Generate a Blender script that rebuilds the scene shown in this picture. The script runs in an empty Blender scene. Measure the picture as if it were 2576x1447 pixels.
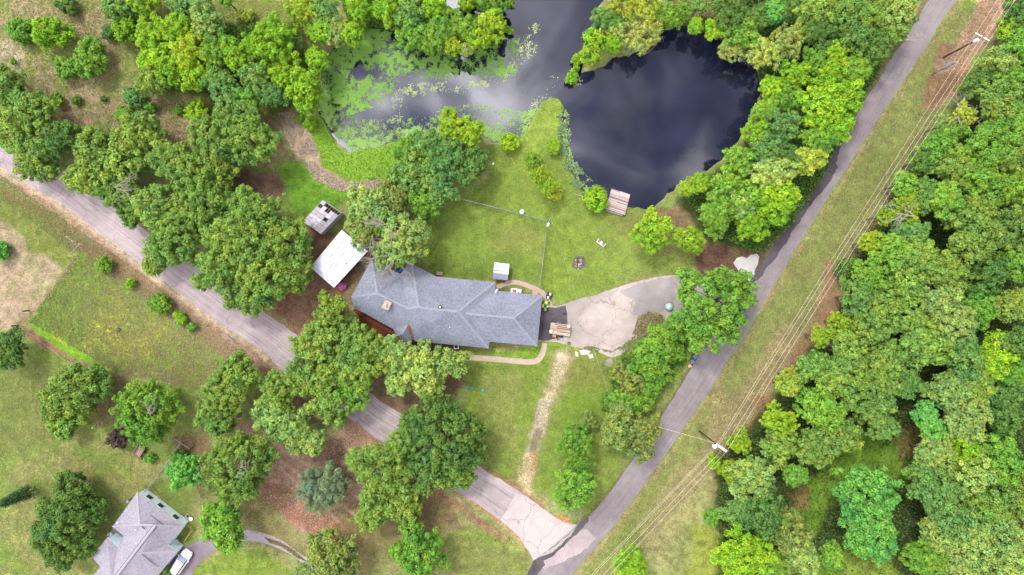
import bpy, math, random
import numpy as np
from mathutils import Vector, geometry

# ---------------------------------------------------------------- camera, sky, sun, exposure
H = 120.0                       # height of the drone
S = 180.0 / 2576.0              # metres on the ground per plan unit
scene = bpy.context.scene
cam_d = bpy.data.cameras.new("camera"); cam = bpy.data.objects.new("camera", cam_d)
scene.collection.objects.link(cam); scene.camera = cam
cam.location = (0, 0, H); cam.rotation_euler = (0, 0, 0)
cam_d.sensor_width = 36; cam_d.lens = 36 * H / 180.0; cam_d.clip_start = 1; cam_d.clip_end = 6000
scene.view_settings.view_transform = 'Standard'; scene.view_settings.look = 'None'
scene.view_settings.gamma = 1; scene.view_settings.exposure = 0.78
SUN_EL, SUN_AZ = 58, 325        # degrees, azimuth clockwise from the top of the picture
world = bpy.data.worlds.new("World"); scene.world = world; world.use_nodes = True
wt = world.node_tree; wn = wt.nodes; wl = wt.links; wn.clear()
def wnode(t, **k):
    n = wn.new(t)
    for a, b in k.items(): setattr(n, a, b)
    return n
sky = wnode('ShaderNodeTexSky', sky_type='NISHITA', sun_disc=False)
sky.sun_elevation = math.radians(SUN_EL); sky.sun_rotation = math.radians(SUN_AZ)
sky.altitude = 100; sky.air_density = 1; sky.dust_density = 2; sky.ozone_density = 1
tc = wnode('ShaderNodeTexCoord'); sep = wnode('ShaderNodeSeparateXYZ'); wl.new(tc.outputs['Generated'], sep.inputs[0])
mx = wnode('ShaderNodeMath', operation='MAXIMUM'); wl.new(sep.outputs[2], mx.inputs[0]); mx.inputs[1].default_value = 0.06
dx = wnode('ShaderNodeMath', operation='DIVIDE'); wl.new(sep.outputs[0], dx.inputs[0]); wl.new(mx.outputs[0], dx.inputs[1])
dy = wnode('ShaderNodeMath', operation='DIVIDE'); wl.new(sep.outputs[1], dy.inputs[0]); wl.new(mx.outputs[0], dy.inputs[1])
cmb = wnode('ShaderNodeCombineXYZ'); wl.new(dx.outputs[0], cmb.inputs[0]); wl.new(dy.outputs[0], cmb.inputs[1])
cn = wnode('ShaderNodeTexNoise'); cn.inputs['Scale'].default_value = 4.4; cn.inputs['Detail'].default_value = 7
cn.inputs['Roughness'].default_value = 0.58; cn.inputs['Distortion'].default_value = 0.9; wl.new(cmb.outputs[0], cn.inputs['Vector'])
cr = wnode('ShaderNodeValToRGB'); wl.new(cn.outputs['Fac'], cr.inputs[0])
cr.color_ramp.elements[0].position = 0.42; cr.color_ramp.elements[0].color = (2.6, 2.8, 4.2, 1)
cr.color_ramp.elements[1].position = 0.60; cr.color_ramp.elements[1].color = (34, 33, 35, 1)
e = cr.color_ramp.elements.new(0.5); e.color = (10.5, 10.4, 11.2, 1)
# the overcast deck lets a little of the clear sky through
cmx = wnode('ShaderNodeMixRGB'); cmx.inputs[0].default_value = 0.85
wl.new(sky.outputs[0], cmx.inputs[1])
# a bright bank of cloud to the left of the zenith, thin dark cloud to the right of it
ba = wnode('ShaderNodeMath', operation='MULTIPLY_ADD'); wl.new(cn.outputs['Fac'], ba.inputs[0]); ba.inputs[1].default_value = .16; wl.new(dx.outputs[0], ba.inputs[2])
bm = wnode('ShaderNodeMapRange'); wl.new(ba.outputs[0], bm.inputs[0]); bm.inputs[1].default_value = .02; bm.inputs[2].default_value = .20; bm.inputs[3].default_value = 2.1; bm.inputs[4].default_value = .62
bx_ = wnode('ShaderNodeMixRGB', blend_type='MULTIPLY'); bx_.inputs[0].default_value = 1; wl.new(cr.outputs[0], bx_.inputs[1]); wl.new(bm.outputs[0], bx_.inputs[2]); wl.new(bx_.outputs[0], cmx.inputs[2])
bg = wnode('ShaderNodeBackground'); bg.inputs[1].default_value = 0.10; wl.new(cmx.outputs[0], bg.inputs[0])
wo = wnode('ShaderNodeOutputWorld'); wl.new(bg.outputs[0], wo.inputs[0])
sun_d = bpy.data.lights.new("sun", 'SUN'); sun = bpy.data.objects.new("sun", sun_d); scene.collection.objects.link(sun)
sun_d.energy = 2.4; sun_d.angle = math.radians(10); sun_d.color = (1, 0.97, 0.92)
az, el = math.radians(SUN_AZ), math.radians(SUN_EL)
sd = Vector((math.sin(az) * math.cos(el), math.cos(az) * math.cos(el), math.sin(el)))
sun.rotation_euler = (-sd).to_track_quat('-Z', 'Y').to_euler(); sun.location = sd * 400
scene.cycles.max_bounces = 6; scene.cycles.diffuse_bounces = 3; scene.cycles.glossy_bounces = 2
scene.cycles.transmission_bounces = 2; scene.cycles.transparent_max_bounces = 4

# ---------------------------------------------------------------- helpers
rnd = random.Random(7)
C = scene.collection
def P(x, y, z=0.0):
    """plan point -> world point; things of height z lean away from the point under the camera"""
    k = (H - z) / H
    return Vector(((x - 1288) * S * k, (723.5 - y) * S * k, z))
def srgb(r, g, b, k=1.0):
    f = lambda c: (c / 12.92 if c <= 0.04045 else ((c + 0.055) / 1.055) ** 2.4) * k
    return (f(r / 255), f(g / 255), f(b / 255), 1)
def tag(o, label=None, cat=None, group=None, kind=None):
    for a, b in (('label', label), ('category', cat), ('group', group), ('kind', kind)):
        if b: o[a] = b
    return o
def empty(name, loc, label, cat, group=None, rz=0):
    o = bpy.data.objects.new(name, None); C.objects.link(o); o.location = loc; o.rotation_euler.z = rz
    o.empty_display_size = 0.3
    return tag(o, label, cat, group)
class MB:
    def __init__(s): s.v = []; s.f = []
    def add(s, vs, fs):
        n = len(s.v); s.v += [tuple(v) for v in vs]; s.f += [tuple(n + i for i in f) for f in fs]; return s
    def box(s, c, d, rz=0, rx=0, ry=0):
        from mathutils import Euler
        m = Euler((rx, ry, rz)).to_matrix(); c = Vector(c); h = [q / 2 for q in d]
        vs = [c + m @ Vector((x * h[0], y * h[1], z * h[2])) for z in (-1, 1) for y in (-1, 1) for x in (-1, 1)]
        return s.add(vs, [(0, 2, 3, 1), (4, 5, 7, 6), (0, 1, 5, 4), (2, 6, 7, 3), (0, 4, 6, 2), (1, 3, 7, 5)])
    def tube(s, pts, r, n=6, cap=True):
        pts = [Vector(p) for p in pts]; rs = r if isinstance(r, (list, tuple)) else [r] * len(pts)
        vs = []; fs = []
        for i, p in enumerate(pts):
            t = (pts[min(i + 1, len(pts) - 1)] - pts[max(i - 1, 0)])
            t = t.normalized() if t.length > 1e-6 else Vector((0, 0, 1))
            a = t.cross(Vector((0, 0, 1)) if abs(t.z) < 0.9 else Vector((1, 0, 0))).normalized(); b = t.cross(a)
            for k in range(n):
                w = 2 * math.pi * k / n; vs.append(p + (a * math.cos(w) + b * math.sin(w)) * rs[i])
        for i in range(len(pts) - 1):
            for k in range(n):
                fs.append((i * n + k, i * n + (k + 1) % n, (i + 1) * n + (k + 1) % n, (i + 1) * n + k))
        if cap: fs += [tuple(range(n - 1, -1, -1)), tuple((len(pts) - 1) * n + k for k in range(n))]
        return s.add(vs, fs)
    def lathe(s, c, prof, n=16):
        c = Vector(c); vs = []; fs = []
        for r, z in prof:
            for k in range(n):
                w = 2 * math.pi * k / n; vs.append(c + Vector((r * math.cos(w), r * math.sin(w), z)))
        for i in range(len(prof) - 1):
            for k in range(n):
                fs.append((i * n + k, i * n + (k + 1) % n, (i + 1) * n + (k + 1) % n, (i + 1) * n + k))
        fs += [tuple(range(n - 1, -1, -1)), tuple((len(prof) - 1) * n + k for k in range(n))]
        return s.add(vs, fs)
    def prism(s, poly, z0, z1, floor=True):
        n = len(poly); vs = [(p[0], p[1], z0) for p in poly] + [(p[0], p[1], z1) for p in poly]
        fs = [tuple(n + i for i in range(n))]
        if floor: fs.append(tuple(range(n - 1, -1, -1)))
        fs += [(i, (i + 1) % n, n + (i + 1) % n, n + i) for i in range(n)]
        return s.add(vs, fs)
    def build(s, name, mat, parent=None, smooth=False, bevel=0):
        m = bpy.data.meshes.new(name)
        M = parent.matrix_basis.inverted() if parent is not None and parent.parent is None else None
        vs = s.v
        if parent is not None:
            base = world_matrix(parent).inverted(); vs = [tuple(base @ Vector(v)) for v in s.v]
        m.from_pydata(vs, [], s.f); m.materials.append(mat)
        if smooth:
            for p in m.polygons: p.use_smooth = True
        o = bpy.data.objects.new(name, m); C.objects.link(o); o.parent = parent
        if bevel:
            b = o.modifiers.new("bevel", 'BEVEL'); b.width = bevel; b.segments = 2; b.limit_method = 'ANGLE'
        return o
def world_matrix(o):
    m = o.matrix_basis.copy()
    while o.parent is not None:
        o = o.parent; m = o.matrix_basis @ m
    return m
def np_mesh(name, V, F, mat, col=None, smooth=False):
    """mesh from numpy arrays, F quads; col = colour per vertex"""
    m = bpy.data.meshes.new(name); V = np.asarray(V, np.float32); F = np.asarray(F, np.int32); k = F.shape[1]
    m.vertices.add(len(V)); m.vertices.foreach_set('co', V.ravel())
    m.loops.add(F.size); m.loops.foreach_set('vertex_index', F.ravel())
    m.polygons.add(len(F)); m.polygons.foreach_set('loop_start', np.arange(0, F.size, k, dtype=np.int32))
    m.polygons.foreach_set('loop_total', np.full(len(F), k, np.int32))
    if smooth: m.polygons.foreach_set('use_smooth', np.ones(len(F), bool))
    m.update(calc_edges=True)
    if col is not None:
        a = m.color_attributes.new('Col', 'FLOAT_COLOR', 'POINT'); a.data.foreach_set('color', np.asarray(col, np.float32).ravel())
    m.materials.append(mat); m.validate()
    return m
# value noise
_g = np.random.RandomState(5).rand(256, 256)
def vnoise(x, y, sc):
    x = x / sc; y = y / sc; xi = np.floor(x).astype(int); yi = np.floor(y).astype(int); fx = x - xi; fy = y - yi
    fx = fx * fx * (3 - 2 * fx); fy = fy * fy * (3 - 2 * fy); a = lambda i, j: _g[(xi + i) & 255, (yi + j) & 255]
    return (a(0, 0) * (1 - fx) + a(1, 0) * fx) * (1 - fy) + (a(0, 1) * (1 - fx) + a(1, 1) * fx) * fy
def fbm(x, y, sc, o=4, sd=0):
    s = 0; w = 0
    for i in range(o):
        s = s + vnoise(x + sd * 71.3 + i * 13.7, y - sd * 37.1 + i * 5.3, sc / 2 ** i) * 0.5 ** i; w += 0.5 ** i
    return s / w
def sstep(a, b, t):
    t = np.clip((t - a) / (b - a), 0, 1); return t * t * (3 - 2 * t)
def pts(s):
    v = [float(q) for q in s.replace(',', ' ').split()]; return [(v[i], v[i + 1]) for i in range(0, len(v), 2)]
def sdf(x, y, poly):
    """signed distance to a polygon, positive inside"""
    d = np.full(x.shape, 1e18); ins = np.zeros(x.shape, bool); n = len(poly)
    for i in range(n):
        (ax, ay), (bx, by) = poly[i], poly[(i + 1) % n]; ex, ey = bx - ax, by - ay
        t = np.clip(((x - ax) * ex + (y - ay) * ey) / (ex * ex + ey * ey + 1e-9), 0, 1)
        d = np.minimum(d, (x - ax - t * ex) ** 2 + (y - ay - t * ey) ** 2)
        if ay != by: ins ^= ((ay > y) != (by > y)) & (x < ex * (y - ay) / (by - ay) + ax)
    d = np.sqrt(d); return np.where(ins, d, -d)
def ldist(x, y, line):
    d = np.full(x.shape, 1e18)
    for (ax, ay), (bx, by) in zip(line[:-1], line[1:]):
        ex, ey = bx - ax, by - ay; t = np.clip(((x - ax) * ex + (y - ay) * ey) / (ex * ex + ey * ey + 1e-9), 0, 1)
        d = np.minimum(d, (x - ax - t * ex) ** 2 + (y - ay - t * ey) ** 2)
    return np.sqrt(d)
def resample(line, step):
    out = [line[0]]
    for a, b in zip(line[:-1], line[1:]):
        L = math.hypot(b[0] - a[0], b[1] - a[1]); n = max(1, int(L / step))
        out += [(a[0] + (b[0] - a[0]) * i / n, a[1] + (b[1] - a[1]) * i / n) for i in range(1, n + 1)]
    return out
def nsample(line, n):
    L = [0]
    for a, b in zip(line[:-1], line[1:]): L.append(L[-1] + math.hypot(b[0] - a[0], b[1] - a[1]))
    t = np.linspace(0, L[-1], n); return list(zip(np.interp(t, L, [p[0] for p in line]), np.interp(t, L, [p[1] for p in line])))
def smoothline(line, it=2):
    for _ in range(it):
        o = [line[0]]
        for a, b in zip(line[:-1], line[1:]):
            o += [(a[0] * .75 + b[0] * .25, a[1] * .75 + b[1] * .25), (a[0] * .25 + b[0] * .75, a[1] * .25 + b[1] * .75)]
        line = o + [line[-1]]
    return line

# ---------------------------------------------------------------- materials
def mat(name, col=(0.5, 0.5, 0.5), rough=0.8, metal=0, noise=0.0, scale=8.0, bump=0.0, col2=None, spec=0.3, attr=None,
        speckle=0.0, sp_scale=60.0, trans=0.0, tint=False):
    m = bpy.data.materials.new(name); m.use_nodes = True; t = m.node_tree; n = t.nodes; l = t.links
    b = n['Principled BSDF']; b.inputs['Roughness'].default_value = rough; b.inputs['Metallic'].default_value = metal
    b.inputs['Specular IOR Level'].default_value = spec
    tcn = n.new('ShaderNodeTexCoord'); vec = tcn.outputs['Object']
    if attr:
        a = n.new('ShaderNodeAttribute'); a.attribute_name = attr; cur = a.outputs['Color']
    else:
        r = n.new('ShaderNodeRGB'); r.outputs[0].default_value = (*col[:3], 1); cur = r.outputs[0]
    def mixnoise(cur, amt, sc, det=6):
        nz = n.new('ShaderNodeTexNoise'); nz.inputs['Scale'].default_value = sc; nz.inputs['Detail'].default_value = det
        nz.inputs['Roughness'].default_value = 0.6; l.new(vec, nz.inputs['Vector'])
        mr = n.new('ShaderNodeMapRange'); mr.inputs[1].default_value = 0.25; mr.inputs[2].default_value = 0.75
        mr.inputs[3].default_value = 1 - amt; mr.inputs[4].default_value = 1 + amt; l.new(nz.outputs['Fac'], mr.inputs[0])
        mu = n.new('ShaderNodeMixRGB'); mu.blend_type = 'MULTIPLY'; mu.inputs[0].default_value = 1
        l.new(cur, mu.inputs[1]); l.new(mr.outputs[0], mu.inputs[2]); return mu.outputs[0], nz.outputs['Fac']
    if col2:
        nz = n.new('ShaderNodeTexNoise'); nz.inputs['Scale'].default_value = scale * 0.35; nz.inputs['Detail'].default_value = 5; l.new(vec, nz.inputs['Vector'])
        mr = n.new('ShaderNodeMapRange'); mr.inputs[1].default_value = 0.42; mr.inputs[2].default_value = 0.6; l.new(nz.outputs['Fac'], mr.inputs[0])
        mm = n.new('ShaderNodeMixRGB'); l.new(mr.outputs[0], mm.inputs[0]); l.new(cur, mm.inputs[1]); mm.inputs[2].default_value = (*col2[:3], 1); cur = mm.outputs[0]
    fac = None
    if noise: cur, fac = mixnoise(cur, noise, scale)
    if speckle: cur, fac = mixnoise(cur, speckle, sp_scale, 2)
    if tint:
        oi = n.new('ShaderNodeObjectInfo'); mu = n.new('ShaderNodeMixRGB'); mu.blend_type = 'MULTIPLY'; mu.inputs[0].default_value = 1
        l.new(cur, mu.inputs[1]); l.new(oi.outputs['Color'], mu.inputs[2]); cur = mu.outputs[0]
    if tint:
        oi2 = n.new('ShaderNodeObjectInfo'); ml = n.new('ShaderNodeVectorMath'); ml.operation = 'MULTIPLY'; ml.inputs[1].default_value = (.09, .09, .09)
        wp = n.new('ShaderNodeNewGeometry'); l.new(wp.outputs['Position'], ml.inputs[0])
        for sc_, c0_, c1_ in ((2.2, (.80, .90, .95, 1), (1.22, 1.10, .85, 1)), (9, (.86, .92, 1.0, 1), (1.14, 1.06, .95, 1))):
            nz = n.new('ShaderNodeTexNoise'); nz.inputs['Scale'].default_value = sc_; nz.inputs['Detail'].default_value = 3; l.new(ml.outputs[0], nz.inputs['Vector'])
            mr = n.new('ShaderNodeMapRange'); mr.inputs[1].default_value = .35; mr.inputs[2].default_value = .65; l.new(nz.outputs['Fac'], mr.inputs[0])
            mc = n.new('ShaderNodeMixRGB'); l.new(mr.outputs[0], mc.inputs[0]); mc.inputs[1].default_value = c0_; mc.inputs[2].default_value = c1_
            mu = n.new('ShaderNodeMixRGB'); mu.blend_type = 'MULTIPLY'; mu.inputs[0].default_value = 1; l.new(cur, mu.inputs[1]); l.new(mc.outputs[0], mu.inputs[2]); cur = mu.outputs[0]
    l.new(cur, b.inputs['Base Color'])
    if bump and fac is not None:
        bp = n.new('ShaderNodeBump'); bp.inputs['Strength'].default_value = bump; bp.inputs['Distance'].default_value = 0.1
        l.new(fac, bp.inputs['Height']); l.new(bp.outputs[0], b.inputs['Normal'])
    if trans:
        tr = n.new('ShaderNodeBsdfTranslucent'); l.new(cur, tr.inputs[0]); ms = n.new('ShaderNodeMixShader'); ms.inputs[0].default_value = trans
        l.new(b.outputs[0], ms.inputs[1]); l.new(tr.outputs[0], ms.inputs[2]); l.new(ms.outputs[0], n['Material Output'].inputs[0])
    m['_c'] = 1
    return m
K = 0.45
def pc(r, g, b, k=K): return srgb(r, g, b, k)
M = {}
M['ground'] = mat('ground_mix', attr='Col', rough=1, noise=0.3, scale=1.1, speckle=0.42, sp_scale=3.5, bump=0.5, spec=0.1)
M['leaf'] = mat('leaves', attr='Col', rough=0.7, spec=0.12, trans=0.14, tint=True)
M['tuft'] = mat('grass_blades', attr='Col', rough=0.8, spec=0.15, trans=0.2)
M['bark'] = mat('bark', pc(120, 105, 92), rough=0.95, noise=0.4, scale=6, bump=0.6)
M['twig'] = mat('dead_wood', pc(175, 165, 155, .45), rough=0.9, noise=0.25, scale=9)
M['shingle'] = mat('grey_shingles', pc(141, 145, 157), rough=0.95, noise=0.16, scale=0.3, speckle=0.27, sp_scale=3.2, bump=0.3, spec=0.15)
M['cap'] = mat('ridge_shingles', pc(155, 159, 170), rough=0.95, speckle=0.2, sp_scale=4)
M['shingle2'] = mat('pale_brown_grey_shingles', pc(168, 162, 172), rough=0.95, noise=0.08, scale=0.5, speckle=0.26, sp_scale=3.2, bump=0.3, spec=0.15)
M['white'] = mat('white_paint', (0.75, 0.75, 0.74), rough=0.5, noise=0.08, scale=3)
M['brick'] = mat('red_brick', pc(140, 95, 80), rough=0.9, noise=0.25, scale=5)
M['bluewall'] = mat('pale_blue_siding', pc(215, 228, 240, .95), rough=0.7, noise=0.06, scale=4)
M['dark'] = mat('black_rubber', (0.015, 0.015, 0.017), rough=0.6, noise=0.3, scale=10)
M['glass'] = mat('dark_glass', (0.02, 0.025, 0.03), rough=0.08, spec=0.8, noise=0.05, scale=2)
M['steel'] = mat('galvanised_steel', pc(165, 168, 172), rough=0.45, metal=0.5, noise=0.12, scale=9)
M['wood'] = mat('weathered_boards', pc(170, 155, 145), rough=0.9, noise=0.3, scale=5)
M['newwood'] = mat('yellow_lumber', pc(215, 175, 105), rough=0.8, noise=0.15, scale=6)
M['pole'] = mat('creosoted_pole', pc(85, 62, 50), rough=0.9, noise=0.3, scale=4)
M['wire'] = mat('aluminium_wire', pc(225, 212, 188, .75), rough=0.5, noise=0.05, scale=2)
M['concrete'] = mat('concrete_path', pc(200, 178, 155), rough=0.9, noise=0.14, scale=1.2, speckle=0.12, sp_scale=9, bump=0.1)
M['green'] = mat('green_paint', (0.02, 0.20, 0.05), rough=0.35, noise=0.06, scale=5, spec=0.5)
M['yellow'] = mat('yellow_paint', (0.75, 0.55, 0.06), rough=0.4, noise=0.06, scale=5, spec=0.5)
M['red'] = mat('red_plastic', (0.5, 0.05, 0.05), rough=0.5, noise=0.1, scale=5)
M['orange'] = mat('orange_plastic', (0.65, 0.12, 0.03), rough=0.5, noise=0.1, scale=5)
M['blue'] = mat('grey_blue_plastic', pc(105, 122, 155), rough=0.5, noise=0.08, scale=4)
M['carwhite'] = mat('white_car_paint', (0.8, 0.81, 0.82), rough=0.25, noise=0.02, scale=2, spec=0.6)
M['ash'] = mat('ash', pc(105, 98, 90), rough=1, noise=0.4, scale=4, speckle=0.4, sp_scale=14)
M['stone'] = mat('pale_stone', pc(205, 185, 180), rough=0.9, noise=0.3, scale=6)
M['tin'] = mat('white_ribbed_metal', (0.50, 0.51, 0.55), rough=0.5, noise=0.18, scale=0.8, spec=0.4)
# ---------------------------------------------------------------- outlines in plan
POND = [pts("798,272 812,232 812,190 826,145 852,112 900,82 950,60 1050,40 1050,-60 1545,-60 1520,-10 1500,40 1480,95 1470,140 1462,185 1500,178 1545,150 1600,130 1648,112 1672,70 1720,66 1790,84 1850,118 1895,150 1912,200 1906,250 1884,305 1858,352 1836,385 1800,412 1752,440 1706,462 1668,500 1640,520 1590,528 1530,500 1480,486 1448,455 1425,412 1432,385 1412,350 1412,310 1418,270 1404,245 1385,240 1362,258 1345,290 1318,335 1296,368 1262,366 1232,352 1205,336 1150,345 1080,350 1010,352 950,370 880,386 852,362 830,330 812,300")]
ISLE = [pts("930,-60 1112,-60 1118,30 1160,52 1200,40 1250,55 1270,78 1240,105 1190,125 1150,140 1110,110 1060,108 1010,90 960,68 900,60 860,30"),
        pts("1160,-60 1300,-60 1290,14 1230,26 1180,20"), pts("1426,184 1450,184 1452,206 1424,206")]
def water_sdf(x, y):
    d = sdf(x, y, POND[0])
    for i in ISLE: d = np.minimum(d, -sdf(x, y, i))
    return d + (fbm(x, y, 22, 3, 4) - 0.5) * 16
A_LOW = pts("-40,396 0,419 94,477 139,501 195,543 289,616 362,668 414,709 487,765 574,828 661,880 706,928 790,990 893,1064 965,1115 1060,1180 1154,1240 1206,1271 1258,1309 1304,1347 1328,1382 1342,1411")
A_UP = pts("-40,286 0,318 70,362 150,420 250,492 350,568 440,632 521,690 600,742 661,783 741,838 800,888 880,950 959,1010 1008,1041 1110,1110 1217,1184 1269,1212 1311,1240 1363,1278 1401,1306 1450,1320")
B_L = pts("1280,1500 1325,1447 1342,1411 1395,1370 1450,1322 1478,1302 1502,1278 1547,1222 1585,1167 1655,1062 1686,1014 1717,965 1770,873 1830,800 1891,713 1926,678 1968,622 1996,574 2030,522 2058,490 2100,417 2117,351 2152,296 2180,243 2215,198 2242,146 2274,104 2308,45 2336,0 2370,-60")
B_R = pts("1410,1500 1440,1447 1453,1431 1467,1414 1519,1354 1571,1288 1630,1205 1693,1118 1717,1080 1738,1052 1776,993 1794,973 1832,904 1856,873 1881,838 1905,786 1926,751 1968,685 2002,626 2030,584 2065,525 2096,476 2134,417 2166,369 2204,306 2260,226 2294,170 2340,104 2368,52 2409,0 2445,-60")
DRIVE = pts("1363,766 1400,772 1422,764 1457,751 1502,741 1561,720 1599,708 1655,696 1711,690 1760,704 1800,730 1830,765 1790,790 1740,786 1690,790 1655,830 1624,848 1600,866 1589,880 1540,901 1505,887 1446,873 1401,860 1356,858")

# ---------------------------------------------------------------- ground: one sheet, pond bed dug into it
def build_ground():
    xs = np.concatenate([[-3000, -600, -200, -120], np.arange(-98, 98.01, 0.25), [120, 200, 600, 3000]])
    ys = np.concatenate([[-3000, -600, -200, -90], np.arange(-58, 58.01, 0.25), [90, 200, 600, 3000]])
    X, Y = np.meshgrid(xs, ys); x = X / S + 1288; y = 723.5 - Y / S
    w = fbm(x, y, 60, 4, 1) - 0.5; w2 = fbm(x, y, 14, 3, 2) - 0.5
    fine = fbm(x, y, 9, 3, 3); mid = fbm(x, y, 45, 4, 5); big = fbm(x, y, 160, 3, 6)
    c = np.zeros(x.shape + (3,)); lin = lambda t: np.array(srgb(*t, K)[:3])
    a1, a2 = lin((128, 144, 76)), lin((152, 152, 96)); t = sstep(.35, .65, big)[..., None]; c[:] = a1 * (1 - t) + a2 * t
    def put(m, rgb, al=1.0):
        nonlocal c
        m = (np.clip(m, 0, 1) * al)[..., None]; c = c * (1 - m) + lin(rgb) * m
    def reg(poly, rgb, soft=20, warp=40, al=1.0, brk=None):
        d = sdf(x, y, pts(poly) if isinstance(poly, str) else poly) + w * warp * 2 + w2 * warp * .5
        m = sstep(-soft / 2, soft / 2, d)
        if brk is not None: m = m * sstep(brk - .1, brk + .12, fbm(x, y, brk_s[0], 4, 9))
        put(m, rgb, al)
    def line(l, wd, rgb, soft=8, warp=10, al=1.0):
        d = wd / 2 - ldist(x, y, pts(l) if isinstance(l, str) else l) + w * warp + w2 * warp
        put(sstep(-soft / 2, soft / 2, d), rgb, al)
    brk_s = [40]
    # meadow at the upper left: yellow green with dry patches
    reg("-60,-60 820,-60 800,80 790,270 700,330 600,360 -60,330", (138, 146, 76), 30, 30)
    brk_s[0] = 70; reg("-60,-60 330,-60 330,430 -60,400", (168, 146, 112), 40, 40, .95, .43)
    reg("330,210 690,200 760,300 700,430 300,420", (168, 144, 114), 30, 30, .9, .40)
    reg("10,250 300,240 560,270 700,330 600,400 300,360 60,340", (172, 142, 116), 40, 30, .9, .36)
    brk_s[0] = 30; reg("0,90 55,95 70,210 20,230 -20,200", (188, 168, 145), 18, 20, .9, .36)
    reg("100,180 220,190 240,270 60,260", (172, 150, 124), 30, 30, .7, .5)
    put(sstep(.58, .72, fbm(x, y, 30, 3, 12)) * sstep(-20, 20, sdf(x, y, pts("-60,-60 840,-60 760,300 -60,330"))), (126, 138, 56), .7)
    reg("440,220 620,200 720,250 690,300 460,280", (140, 148, 70), 20, 20, .7)
    # straw bank and green shore left of the pond
    reg("700,285 735,280 770,330 800,370 815,430 870,455 960,450 940,490 850,480 790,450 750,410 722,350", (188, 164, 138), 18, 30)
    reg("775,285 812,300 850,380 900,388 960,372 1010,350 1060,360 1010,440 900,460 850,440 815,410 790,350", (122, 162, 34), 16, 20)
    reg("690,400 760,410 800,450 890,480 880,510 800,540 740,520 690,480", (108, 152, 48), 24, 30)
    # ground under the big trees: leaf litter, with tree shade put into the colour of darker patches
    reg("560,420 700,430 720,490 640,560 560,540", (120, 96, 78), 24, 30)
    reg("640,640 800,560 890,620 900,740 880,800 760,850 690,800 640,740", (134, 104, 82), 20, 26)
    reg("870,560 960,560 1050,640 960,660 900,770 860,780 850,640", (140, 118, 88), 14, 18)
    reg("640,900 900,820 1150,880 1180,960 1000,1100 860,1060 640,960", (132, 106, 86), 20, 30)
    reg("590,1060 760,1120 900,1060 970,1110 1110,1200 1140,1260 1010,1250 900,1290 760,1360 640,1230", (172, 138, 114), 24, 30)
    reg("700,1080 900,1100 880,1200 780,1180", (150, 120, 98), 20, 20)
    reg("780,1330 900,1250 1080,1230 1160,1300 1060,1330 1000,1400 920,1460 860,1447 780,1400", (136, 118, 80), 20, 30, .85)
    reg("650,1200 720,1230 900,1330 860,1370 780,1340 690,1270", (152, 112, 90), 14, 16, .9)
    for r_ in ('600,1100 720,1170 800,1230 900,1300', '620,1085 740,1150 840,1215 930,1270', '760,1080 860,1120 980,1180 1060,1230', '690,1170 780,1240 850,1310'): line(r_, 7, (198, 164, 144), 6, 6, .85)
    line("650,1240 720,1290 800,1340", 26, (162, 116, 94), 10, 12)
    line("1080,1235 1150,1270 1200,1310 1270,1360", 22, (152, 118, 92), 12, 10, .85)
    line("1130,1447 1180,1415 1260,1380", 10, (162, 132, 96), 8, 6, .8)
    # lawn round the house
    reg("1060,520 1146,497 1250,440 1220,360 1300,372 1360,262 1404,250 1418,300 1405,390 1450,470 1600,530 1720,540 1740,690 1600,700 1430,760 1364,760 1364,710 1244,705 1100,690 1060,640", (124, 152, 56), 14, 12)
    reg("1290,370 1350,280 1402,250 1414,290 1400,370 1330,440", (142, 170, 62), 16, 10)
    reg("1080,560 1350,560 1340,700 1120,690 1070,620", (112, 142, 56), 40, 50, .6)
    reg("1240,540 1360,570 1350,640 1230,620", (142, 140, 74), 40, 40, .6)
    reg("1390,560 1720,560 1740,650 1560,690 1400,740", (132, 160, 58), 30, 40, .7)
    reg("1520,545 1720,520 1760,560 1700,640 1540,600", (130, 124, 70), 30, 30, .5)
    reg("1640,520 1760,510 1800,560 1790,640 1740,640", (136, 112, 84), 16, 20, .9)
    reg("1740,640 1850,600 1940,620 1900,720 1860,700 1760,700", (118, 88, 74), 14, 16)
    reg("1170,880 1400,860 1500,880 1620,840 1760,840 1700,960 1500,1300 1320,1230 1200,1170 1170,1000", (124, 152, 56), 24, 30)
    reg("1200,930 1330,950 1320,1150 1210,1150", (146, 152, 84), 40, 40, .7)
    reg("1440,1000 1520,960 1560,1040 1420,1080 ", (118, 156, 40), 30, 30, .6)
    reg("1410,890 1560,880 1620,900 1560,980 1430,960", (140, 134, 72), 24, 40, .6)
    reg("1020,870 1160,876 1150,960 1030,940", (122, 90, 74), 12, 12)
    reg("900,780 985,832 1030,870 1100,880 1100,905 1010,900 900,840", (112, 56, 40), 8, 8)
    # dirt track
    tr = "1416,900 1400,950 1380,1000 1362,1060 1345,1120 1326,1180 1318,1240"
    line(tr, 46, (164, 152, 108), 26, 22, .85); line(tr, 30, (214, 192, 160), 14, 18, .95)
    line("1372,1010 1350,1090 1330,1150", 26, (204, 186, 172), 12, 16, .9)
    line("1352,1090 1340,1140", 26, (122, 108, 96), 10, 12, .8)
    line("1334,1150 1320,1240", 34, (216, 188, 148), 12, 14, .95); line("1345,1140 1344,1175", 14, (196, 142, 102), 8, 10, .8)
    # left field
    reg("-60,440 0,462 120,540 200,610 190,650 80,790 40,830 -60,830", (118, 128, 62), 20, 26)
    reg("-60,560 10,560 50,600 130,660 160,690 90,780 30,830 -60,830", (178, 156, 130), 20, 24, .9)
    brk_s[0] = 24; reg("0,600 150,640 140,720 60,800 -20,800", (146, 142, 98), 20, 30, .7, .5)
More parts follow.
